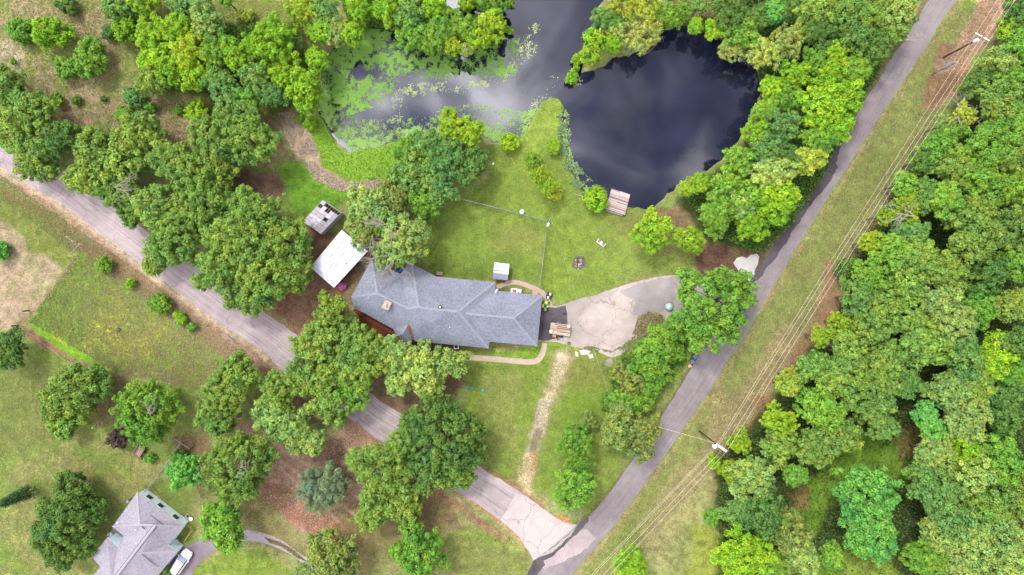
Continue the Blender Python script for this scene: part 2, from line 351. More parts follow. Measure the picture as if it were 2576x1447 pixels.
    reg("190,645 240,650 330,700 420,770 540,860 560,920 480,960 300,930 170,900 75,810 100,770", (122, 166, 46), 16, 16)
    brk_s[0] = 70; reg("200,660 260,690 330,780 420,820 480,880 300,900 150,860 220,760", (176, 180, 56), 40, 50, .75, .40)
    reg("430,790 560,850 560,990 470,1000 420,900", (112, 152, 46), 30, 40, .7)
    line("191,648 130,730 75,790 45,822", 9, (160, 132, 108), 8, 6, .9)
    line("45,822 100,860 190,915 230,930", 18, (146, 114, 88), 8, 8)
    reg("-60,830 40,840 230,930 480,980 500,1447 -60,1447", (122, 146, 62), 20, 20, .9)
    brk_s[0] = 50; reg("-60,1100 300,1080 480,1200 340,1250 250,1447 -60,1447", (150, 144, 88), 40, 50, .7, .46)
    reg("-60,850 200,930 130,1130 -60,1180", (116, 122, 64), 40, 50, .7)
    reg("230,960 330,940 330,1060 240,1080", (124, 96, 78), 20, 24, .8)
    reg("430,1090 520,1110 600,1190 560,1180 440,1130", (150, 112, 92), 14, 16, .85)
    reg("500,1160 660,1240 780,1400 700,1400 640,1330 560,1270", (128, 122, 72), 24, 30, .8)
    reg("480,1447 560,1390 650,1380 760,1447", (126, 146, 60), 10, 8)
    reg("1000,1447 1150,1320 1300,1370 1330,1447", (124, 142, 64), 20, 20, .8)
    reg("1020,1260 1120,1270 1180,1330 1100,1350 1040,1330", (136, 112, 84), 24, 26, .7)
    for q in ("415,1160 455,1150 440,1185", "370,1235 400,1240 420,1275 395,1285", "180,1190 200,1195 190,1220"): reg(q, (178, 156, 124), 10, 8, .7)
    # verge of the left road
    low = [(a, b + 14) for a, b in A_LOW[:13]]
    line(low, 96, (166, 136, 110), 10, 16); line([(a - 8, b + 52) for a, b in A_LOW[:12]], 26, (150, 104, 82), 12, 14, .8)
    line(A_LOW[:13], 26, (196, 176, 148), 8, 12, .75)
    line(A_LOW[12:21], 16, (176, 140, 104), 8, 10, .85); line([(a + 8, b - 12) for a, b in A_LOW[13:]], 4, (200, 180, 150), 4, 3, .0)
    line(A_UP[8:20], 24, (150, 116, 92), 10, 14, .8)
    reg("1395,1290 1425,1300 1440,1318 1400,1312", (196, 130, 84), 6, 6, .8)
    # right road verges
    line(B_L[3:14], 14, (112, 100, 78), 6, 10, .8)
    line(B_L[14:20], 60, (104, 92, 72), 14, 14, .8); line(B_L[20:], 26, (120, 104, 78), 10, 10, .8)
    gr = [(a + 34, b + 24) for a, b in B_R]; line(gr, 110, (132, 150, 72), 30, 24)
    line([(a + 8, b + 5) for a, b in B_R], 10, (166, 140, 104), 6, 8, .7)
    line([(a + 84, b + 58) for a, b in B_R[5:16]], 60, (176, 154, 114), 30, 50, .8); line([(a + 70, b + 40) for a, b in B_R[27:]], 60, (176, 154, 108), 30, 40, .7)
    reg("2360,100 2440,120 2430,230 2350,290 2310,270", (160, 118, 92), 16, 24, .9)
    reg("2480,-60 2576,-60 2540,60 2480,100 2420,180 2380,170", (188, 148, 122), 20, 24, .95)
    reg("2080,660 2150,690 2130,780 2060,880 1990,960 1960,1000 1990,900 2050,780", (166, 126, 96), 16, 24, .85)
    reg("1820,980 1900,960 1930,1060 1870,1140 1790,1240 1730,1320 1660,1400 1560,1480 1500,1470 1640,1300 1740,1150", (160, 148, 100), 30, 34, .85)
    reg("1900,1000 1960,1000 1960,1080 1910,1090", (168, 120, 88), 16, 18, .8)
    reg("1650,1260 1790,1180 1800,1330 1760,1447 1600,1480 1540,1470", (154, 154, 98), 30, 34, .7)
    # wood floor and the clearing in it
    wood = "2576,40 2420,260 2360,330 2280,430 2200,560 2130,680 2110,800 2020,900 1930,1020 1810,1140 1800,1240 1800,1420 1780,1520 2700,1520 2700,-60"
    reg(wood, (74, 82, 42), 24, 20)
    reg("2140,1080 2230,1110 2340,1040 2330,1160 2280,1230 2180,1200 2080,1290 2040,1380 2180,1447 2260,1420 2240,1470 2000,1470 1990,1220 2060,1180", (112, 148, 46), 24, 30)
    reg("2240,1080 2320,1040 2330,1110 2260,1180", (136, 102, 68), 20, 24, .8); reg("1970,1180 2020,1200 2030,1270 1990,1280", (156, 112, 80), 16, 20, .7)
    reg("2120,1380 2250,1390 2260,1447 2120,1470", (140, 156, 60), 24, 24, .8)
    reg("1740,1320 1800,1300 1810,1447 1730,1447", (150, 160, 62), 30, 30, .8)
    # tangle between pond and right road
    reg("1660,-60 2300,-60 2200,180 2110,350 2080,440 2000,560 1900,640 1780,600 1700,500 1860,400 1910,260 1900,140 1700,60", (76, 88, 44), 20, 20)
    reg("1680,-60 1880,-60 1860,60 1760,60 1690,40", (140, 118, 88), 14, 16, .9)
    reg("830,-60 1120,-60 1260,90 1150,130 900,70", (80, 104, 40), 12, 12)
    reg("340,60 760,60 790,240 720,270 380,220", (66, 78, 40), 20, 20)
    put(sstep(1.5, 4, water_sdf(x, y)), (58, 52, 44))
    # general mottling: dry blades, clover, worn soil
    dry = lin((168, 150, 108)); g2 = lin((96, 124, 48)); wat = (1 - sstep(-4, 2, water_sdf(x, y)))[..., None]
    m1 = (sstep(.55, .78, fine) * .22 * sstep(.35, .7, mid))[..., None] * wat; c = c * (1 - m1) + dry * m1
    m2 = (sstep(.52, .75, 1 - mid) * .45)[..., None] * wat; c = c * (1 - m2) + m2 * (c * .55 + g2 * .45)
    c *= (0.66 + 0.68 * fbm(x, y, 14, 3, 15))[..., None] * (0.85 + .3 * fbm(x, y, 70, 3, 18))[..., None]
    Z = -1.4 * sstep(-3, 12, water_sdf(x, y)) + 0.10 * (fbm(x, y, 120, 3, 17) - .5) * 0
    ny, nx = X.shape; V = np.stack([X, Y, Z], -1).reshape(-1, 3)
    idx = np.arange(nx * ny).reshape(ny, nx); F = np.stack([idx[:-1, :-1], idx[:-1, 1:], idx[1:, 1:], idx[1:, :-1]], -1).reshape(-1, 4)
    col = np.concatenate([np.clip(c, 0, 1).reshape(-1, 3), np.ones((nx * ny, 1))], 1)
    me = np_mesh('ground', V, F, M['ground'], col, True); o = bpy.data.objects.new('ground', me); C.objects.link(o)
    tag(o, kind='structure'); return x[0], y[:, 0], c
GX, GY, GC = build_ground()
def ground_col(x, y):
    i = np.clip(np.searchsorted(GY[::-1], y), 0, len(GY) - 1); i = len(GY) - 1 - i; j = np.clip(np.searchsorted(GX, x), 0, len(GX) - 1)
    return GC[i, j]

# ---------------------------------------------------------------- water
def water_mat():
    m = bpy.data.materials.new('pond_water'); m.use_nodes = True; n = m.node_tree.nodes; l = m.node_tree.links; b = n['Principled BSDF']
    b.inputs['Roughness'].default_value = 0.03; b.inputs['IOR'].default_value = 1.5; b.inputs['Specular IOR Level'].default_value = 0.85
    t = n.new('ShaderNodeTexCoord'); z = n.new('ShaderNodeTexNoise'); z.inputs['Scale'].default_value = .12; z.inputs['Detail'].default_value = 6; l.new(t.outputs['Object'], z.inputs[0])
    r = n.new('ShaderNodeValToRGB'); l.new(z.outputs[0], r.inputs[0]); r.color_ramp.elements[0].position = .35; r.color_ramp.elements[1].position = .7
    r.color_ramp.elements[0].color = (.004, .005, .012, 1); r.color_ramp.elements[1].color = (.012, .013, .026, 1); l.new(r.outputs[0], b.inputs['Base Color'])
    z2 = n.new('ShaderNodeTexNoise'); z2.inputs['Scale'].default_value = 2.5; z2.inputs['Detail'].default_value = 4; l.new(t.outputs['Object'], z2.inputs[0])
    bp = n.new('ShaderNodeBump'); bp.inputs['Strength'].default_value = .03; bp.inputs['Distance'].default_value = .05; l.new(z2.outputs[0], bp.inputs['Height']); l.new(bp.outputs[0], b.inputs['Normal'])
    return m
o = MB().prism([P(*q)[:2] for q in pts("780,-90 780,300 870,410 1010,380 1240,390 1400,420 1440,500 1600,560 1720,500 1870,420 1940,250 1930,120 1780,40 1660,20 1660,-90")][::-1], -0.16, -0.12, False).build('pond_water', water_mat())
tag(o, kind='structure')

# ---------------------------------------------------------------- roads
def asphalt(name, c1, c2, crack=0.5, rough=.9, streak=.18, cscale=.22, wet=None, crk=(.3, .27, .24)):
    m = bpy.data.materials.new(name); m.use_nodes = True; n = m.node_tree.nodes; l = m.node_tree.links; b = n['Principled BSDF']
    b.inputs['Roughness'].default_value = rough; b.inputs['Specular IOR Level'].default_value = .2
    t = n.new('ShaderNodeTexCoord'); ob = t.outputs['Object']
    def noise(sc, det=5, vec=ob, dist=0):
        q = n.new('ShaderNodeTexNoise'); q.inputs['Scale'].default_value = sc; q.inputs['Detail'].default_value = det; q.inputs['Distortion'].default_value = dist
        l.new(vec, q.inputs['Vector']); return q.outputs['Fac']
    def rng(f, a, b_, lo, hi):
        q = n.new('ShaderNodeMapRange'); l.new(f, q.inputs[0]); q.inputs[1].default_value = a; q.inputs[2].default_value = b_; q.inputs[3].default_value = lo; q.inputs[4].default_value = hi; return q.outputs[0]
    mx = n.new('ShaderNodeMixRGB'); l.new(rng(noise(.12, 5), .4, .62, 0, 1), mx.inputs[0]); mx.inputs[1].default_value = c1; mx.inputs[2].default_value = c2; cur = mx.outputs[0]
    def mul(cur, f):
        q = n.new('ShaderNodeMixRGB'); q.blend_type = 'MULTIPLY'; q.inputs[0].default_value = 1; l.new(cur, q.inputs[1]); l.new(f, q.inputs[2]); return q.outputs[0]
    mp = n.new('ShaderNodeMapping'); mp.inputs['Scale'].default_value = (.05, 3.2, 1); l.new(t.outputs['UV'], mp.inputs[0])
    cur = mul(cur, rng(noise(1.5, 4, mp.outputs[0], .3), .3, .7, 1 - streak, 1 + streak))
    cur = mul(cur, rng(noise(6, 3), .3, .7, .86, 1.14)); cur = mul(cur, rng(noise(.7, 5), .3, .7, .9, 1.1))
    if crack:
        mpv = n.new('ShaderNodeMixRGB'); mpv.inputs[0].default_value = .35; l.new(ob, mpv.inputs[1])
        nz = n.new('ShaderNodeTexNoise'); nz.inputs['Scale'].default_value = .6; nz.inputs['Detail'].default_value = 5; l.new(ob, nz.inputs['Vector'])
        sc = n.new('ShaderNodeVectorMath'); sc.operation = 'MULTIPLY_ADD'; l.new(nz.outputs['Color'], sc.inputs[0]); sc.inputs[1].default_value = (2.6, 2.6, 0); l.new(ob, sc.inputs[2])
        v = n.new('ShaderNodeTexVoronoi'); v.feature = 'DISTANCE_TO_EDGE'; v.inputs['Scale'].default_value = cscale; l.new(sc.outputs[0], v.inputs['Vector'])
        f = rng(v.outputs['Distance'], .004, .016, crack, 0)
        q = n.new('ShaderNodeMixRGB'); l.new(f, q.inputs[0]); l.new(cur, q.inputs[1]); q.inputs[2].default_value = (c1[0] * crk[0], c1[1] * crk[1], c1[2] * crk[2], 1); cur = q.outputs[0]
    l.new(cur, b.inputs['Base Color'])
    bp = n.new('ShaderNodeBump'); bp.inputs['Strength'].default_value = .3; bp.inputs['Distance'].default_value = .03; l.new(noise(9, 3), bp.inputs['Height']); l.new(bp.outputs[0], b.inputs['Normal'])
    return m
def strip(name, L, R, z, m, jag=2.4, sd=0, smooth=1):
    L = smoothline(L, smooth); R = smoothline(R, smooth)
    ln = sum(math.hypot(b[0] - a[0], b[1] - a[1]) for a, b in zip(L[:-1], L[1:])); n = int(ln / 3.5)
    L = np.array(nsample(L, n)); R = np.array(nsample(R, n)); nx = 9
    jl = (fbm(L[:, 0], L[:, 1], 13, 4, 20 + sd) - .5) * 2 * jag; jr = (fbm(R[:, 0], R[:, 1], 13, 4, 30 + sd) - .5) * 2 * jag
    D = R - L; D /= np.linalg.norm(D, axis=1)[:, None]; L = L + D * jl[:, None]; R = R + D * jr[:, None]
    t = np.linspace(0, 1, nx); G = L[:, None] * (1 - t)[None, :, None] + R[:, None] * t[None, :, None]
    V = np.stack([(G[..., 0] - 1288) * S, (723.5 - G[..., 1]) * S, np.full(G.shape[:2], z)], -1).reshape(-1, 3)
    i = np.arange(n * nx).reshape(n, nx); F = np.stack([i[:-1, :-1], i[:-1, 1:], i[1:, 1:], i[1:, :-1]], -1).reshape(-1, 4)
    a = V[F[0, 1]] - V[F[0, 0]]; bb = V[F[0, 3]] - V[F[0, 0]]
    if a[0] * bb[1] - a[1] * bb[0] < 0: F = F[:, ::-1]
    me = np_mesh(name, V, F, m); uv = me.uv_layers.new(name='UVMap')
    U = np.stack([np.repeat(np.arange(n) * 3.5 * S, nx), np.tile(t * 5, n)], -1); li = np.empty(len(me.loops), np.int32); me.loops.foreach_get('vertex_index', li)
    uv.data.foreach_set('uv', U[li].astype(np.float32).ravel())
    o = bpy.data.objects.new(name, me); C.objects.link(o); return tag(o, kind='structure')
def jagpoly(poly, jag=2.5, step=4, sd=0, sc=14):
    p = np.array(resample(list(poly) + [poly[0]], step)[:-1]); a = (fbm(p[:, 0], p[:, 1], sc, 3, 40 + sd) - .5) * 2 * jag; b = (fbm(p[:, 0], p[:, 1], sc, 3, 50 + sd) - .5) * 2 * jag
    return [(q[0] + u, q[1] + v) for q, u, v in zip(p, a, b)]
def ccw(w):
    a = sum(w[i][0] * w[(i + 1) % len(w)][1] - w[(i + 1) % len(w)][0] * w[i][1] for i in range(len(w)))
    return w if a > 0 else w[::-1]
def sheet(name, poly, z, m, jag=2.5, sd=0, parent=None, step=4, thick=0):
    w = ccw([P(*q)[:2] for q in (jagpoly(poly, jag, step, sd) if jag else poly)])
    b = MB()
    if thick: b.prism(w, z - thick, z, False)
    else: b.add([(q[0], q[1], z) for q in w], [tuple(range(len(w)))])
    o = b.build(name, m, parent)
    if parent is None: tag(o, kind='structure')
    return o
roadA = asphalt('old_pink_grey_asphalt', pc(172, 157, 158), pc(190, 176, 173), .28, streak=.26, cscale=.13)
roadB = asphalt('worn_purple_grey_asphalt', pc(140, 130, 131), pc(156, 146, 145), .0, streak=.14)
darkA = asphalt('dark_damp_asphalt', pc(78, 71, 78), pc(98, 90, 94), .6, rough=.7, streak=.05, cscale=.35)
conc = asphalt('cracked_concrete', pc(202, 188, 176), pc(172, 161, 152), .6, streak=.03, cscale=.2, crk=(.42, .40, .33))
gravel = asphalt('grey_gravel', pc(176, 168, 162), pc(152, 144, 140), 0, streak=.0)
strip('side_road', A_UP[:-1], A_LOW[:-1], 0.010, roadA, 3, 1)
sheet('side_road_mouth', pts("1300,1238 1311,1239 1363,1277 1401,1305 1425,1316 1450,1320 1430,1352 1395,1384 1342,1411 1328,1384 1304,1348 1260,1308"), 0.014, asphalt('pale_asphalt', pc(206, 192, 186), pc(192, 180, 176), .5, cscale=.16, streak=.0), 1.5, 2)
strip('county_road', B_L, B_R, 0.018, roadB, 3.2, 3)
sheet('road_patch', pts("1356,1402 1400,1372 1440,1336 1480,1330 1500,1352 1478,1380 1440,1400 1400,1420 1370,1430 1345,1416"), 0.022, asphalt('pale_patch', pc(198, 182, 178), pc(176, 162, 162), .3, streak=.0), 5, 4)
sheet('tar_joint', pts("1340,1412 1366,1398 1390,1388 1420,1362 1446,1336 1452,1318 1478,1302 1480,1312 1462,1334 1440,1352 1420,1374 1396,1394 1368,1410 1350,1420"), 0.026, darkA, 4, 5)
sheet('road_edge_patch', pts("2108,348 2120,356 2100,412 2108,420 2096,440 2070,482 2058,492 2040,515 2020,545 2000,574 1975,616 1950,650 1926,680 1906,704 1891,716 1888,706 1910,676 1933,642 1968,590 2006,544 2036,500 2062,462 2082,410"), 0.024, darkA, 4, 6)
sheet('shoulder_patch', pts("1325,1447 1342,1412 1362,1404 1372,1420 1350,1447"), 0.027, darkA, 2, 7)
sheet('driveway', DRIVE, 0.010, conc, 2.5, 8)
sheet('driveway_apron', pts("1362,772 1400,775 1422,768 1427,790 1428,815 1405,818 1400,850 1380,858 1352,856 1356,800"), 0.016, darkA, 1.5, 9)
sheet('gravel_bay', pts("1560,735 1610,712 1660,700 1705,694 1700,740 1690,780 1650,790 1625,800 1590,790 1600,760"), 0.015, gravel, 6, 10)
sheet('gravel_patch', pts("1846,660 1854,648 1866,644 1880,650 1890,640 1902,637 1908,646 1906,664 1898,684 1896,704 1884,706 1874,692 1858,682"), 0.016, asphalt('white_gravel', pc(226, 222, 216), pc(200, 194, 190), .0, streak=0), 3, 11)
pth = smoothline(pts("1250,724 1266,715 1282,711 1300,710 1320,716 1345,726 1361,733 1371,743 1379,755 1384,772"), 2)
def path_strip(name, line, w, z, m):
    n = np.array(nsample(line, max(8, int(len(line) * 1.5)))); d = np.gradient(n, axis=0); d /= np.linalg.norm(d, axis=1)[:, None]; pr = np.stack([-d[:, 1], d[:, 0]], 1)
    poly = [tuple(q) for q in n + pr * w / 2] + [tuple(q) for q in (n - pr * w / 2)[::-1]]
    return sheet(name, poly, z, m, 0, thick=.06)
path_strip('garden_path', pth, 12, 0.05, M['concrete'])
sheet('path_stub', pts("1339,731 1352,734 1352,746 1339,746"), 0.046, M['concrete'], 0, thick=.05)
path_strip('front_path', smoothline(pts("1168,899 1241,903 1304,909.5 1342,911.5 1356,905 1364,892 1368,878 1369.8,863"), 2), 14, 0.05, M['concrete'])
drv2 = asphalt('grey_drive_asphalt', pc(172, 160, 166), pc(190, 180, 182), .2, streak=.12)
strip('curved_drive', pts("560,1372 600,1362 640,1360 690,1374 740,1400 775,1425 800,1447 830,1480"), pts("585,1332 625,1333 670,1342 712,1360 745,1385 785,1415 812,1436 850,1470"), 0.010, drv2, 1.2, 12)
sheet('drive_bay', pts("400,1420 440,1395 470,1372 500,1358 540,1340 590,1330 600,1363 560,1374 520,1400 490,1430 470,1480 390,1480"), 0.014, asphalt('drive_bay_asphalt', pc(138, 124, 132), pc(160, 148, 154), .2, streak=0), 1.5, 13)
# green wedge of grass in the curved drive
# ---------------------------------------------------------------- foliage
def leaves(cent, rad, n_each, size, rng, up=.35, var=.16, squash=.85, aspect=.7, hue=.12):
    """leaf faces spread over puffs: cent (n,3), rad (n)"""
    n = len(cent); m = n * n_each
    d = rng.normal(size=(m, 3)); d[:, 2] += .25; d /= np.linalg.norm(d, axis=1)[:, None]
    rr = rng.uniform(.62, 1.06, m) ** .5; r = np.repeat(rad, n_each)
    # each puff is itself lumpy
    ph = np.repeat(rng.uniform(0, 6.28, (n, 3)), n_each, 0)
    lump = 1 + .30 * np.sin(5 * d[:, 0] + ph[:, 0]) * np.sin(5 * d[:, 1] + ph[:, 1]) + .12 * np.sin(9 * d[:, 2] + ph[:, 2])
    p = np.repeat(cent, n_each, 0) + d * (r * rr * lump)[:, None] * np.array([1, 1, squash])
    nr = d * .7 + rng.normal(size=(m, 3)) * .33; nr[:, 2] += up; nr /= np.linalg.norm(nr, axis=1)[:, None]
    t = rng.normal(size=(m, 3)); u = np.cross(nr, t); u /= np.linalg.norm(u, axis=1)[:, None]; v = np.cross(nr, u)
    s = size * rng.uniform(.6, 1.45, m)[:, None]
    V = np.stack([p + u * s * .5, p + v * s * .5 * aspect + nr * s * .12, p - u * s * .5, p - v * s * .5 * aspect + nr * s * .12], 1).reshape(-1, 3)
    F = np.arange(m * 4).reshape(-1, 4)
    f = np.repeat(rng.uniform(1 - var, 1 + var, n), n_each) * rng.uniform(1 - var, 1 + var, m)
    hu = np.repeat(rng.uniform(-hue, hue, n), n_each) + rng.uniform(-hue, hue, m)
    col = np.stack([f * (1 + hu), f, f * (1 - hu * .8), np.ones(m)], 1)
    return V, F, np.repeat(np.clip(col, 0, 9), 4, 0)
def crown_points(R, puff, rng, zs=.62, lobes=.16, low=-.68, gap=.11, fill=.22, dens=1.0):
    a = rng.uniform(-1, 1, 6) * lobes; b = rng.uniform(0, 6.28, 6)
    rad = lambda th: R * (1 + sum(a[k] / (1 + .25 * k) * np.cos((k + 2) * th + b[k]) for k in range(5)) + .05 * np.cos(9 * th + b[5]) + .04 * np.cos(13 * th + b[0]))
    n = int(dens * 2 * math.pi * R * R * (1 - low) / 2 * 1.15 / (puff * puff * 1.15)); i = np.arange(n) + .5
    z = 1 - i / n * (1 - low); th = i * 2.39996 + rng.normal(size=n) * .25; q = np.sqrt(1 - z * z); rr = rad(th) - puff * .55
    k = rng.uniform(.78, 1.05, n); k = np.where(rng.rand(n) < .28, k * .82, k)
    p = np.stack([np.cos(th) * q * rr * k, np.sin(th) * q * rr * k, z * R * zs * k], 1) + rng.normal(size=(n, 3)) * puff * .22
    p = p[rng.rand(n) > gap]; s = rng.uniform(.55, 1.2, len(p)) * puff * .74
    m = int(n * fill); z = rng.uniform(low * .7, .75, m); th = rng.uniform(0, 6.28, m); q = np.sqrt(1 - z * z) * rng.uniform(.25, .78, m)
    p2 = np.stack([np.cos(th) * q * rad(th), np.sin(th) * q * rad(th), z * R * zs * .75], 1)
    return np.concatenate([p, p2]), np.concatenate([s, np.full(m, puff * 1.0)])
PROTO = {}
def make_proto(key, R, puff, leaf, n_each, seed, limb_r=.10, **kw):
    rng = np.random.RandomState(seed); up = kw.pop('up', .35); var = kw.pop('var', .16); asp = kw.pop('aspect', .7)
    nl = kw.pop('limbs', 9)
    c, r = crown_points(R, puff, rng, **kw); V, F, col = leaves(c, r, n_each, leaf, rng, up, var, aspect=asp)
    me = np_mesh('crown', V, F, M['leaf'], col)
    b = MB(); sel = c[rng.permutation(len(c))[:nl]]
    for p in sel:
        p = p * 1.02; st = Vector((rng.normal() * .1, rng.normal() * .1, -R * .55 + abs(rng.normal()) * R * .3)); e = Vector(p)
        m1 = st.lerp(e, .4) + Vector(rng.normal(size=3) * R * .05); m2 = st.lerp(e, .75) + Vector(rng.normal(size=3) * R * .05)
        b.tube([st, m1, m2, e], [limb_r * R * .35, limb_r * R * .25, limb_r * R * .14, limb_r * R * .04], 5, False)
    lm = bpy.data.meshes.new('limbs'); lm.from_pydata(b.v, [], b.f); lm.materials.append(M['bark'])
    for p in lm.polygons: p.use_smooth = True
    PROTO.setdefault(key, []).append((R, me, lm))
for i in range(3): make_proto('H', 7.0, 1.08, .34, 100, 50 + i, lobes=.2, limbs=12)
for i in range(4): make_proto('L', 5.4, 1.0, .33, 100, 100 + i, lobes=.27)
for i in range(4): make_proto('M', 3.5, .84, .31, 100, 200 + i, lobes=.24, limbs=7)
for i in range(3): make_proto('S', 1.9, .58, .27, 80, 300 + i, lobes=.16, limbs=4)
for i in range(3): make_proto('X', .9, .38, .24, 50, 400 + i, lobes=.16, limbs=1, fill=.2)
for i in range(2): make_proto('W', 3.0, .62, .26, 75, 500 + i, lobes=.26, gap=.22, fill=.2, up=.15, var=.15, aspect=.45, limb_r=.07, limbs=9)       # willow
for i in range(3): make_proto('F', 3.6, .6, .27, 60, 600 + i, lobes=.24, gap=.3, fill=.22, aspect=.55, limb_r=.07, limbs=14, dens=.9)           # feathery, open
for i in range(2): make_proto('G', 4.0, .75, .17, 260, 700 + i, lobes=.08, gap=.03, fill=.35, up=.2, var=.14, aspect=.4)                          # fine needled round
tm = MB().tube([(0, 0, 0), (.03, .02, .3), (-.02, .03, .65), (.02, 0, 1)], [1.25, .95, .8, .55], 8)
TRUNK = bpy.data.meshes.new('trunk'); TRUNK.from_pydata([(v[0], v[1], v[2]) for v in tm.v], [], tm.f); TRUNK.materials.append(M['bark'])
for p in TRUNK.polygons: p.use_smooth = True
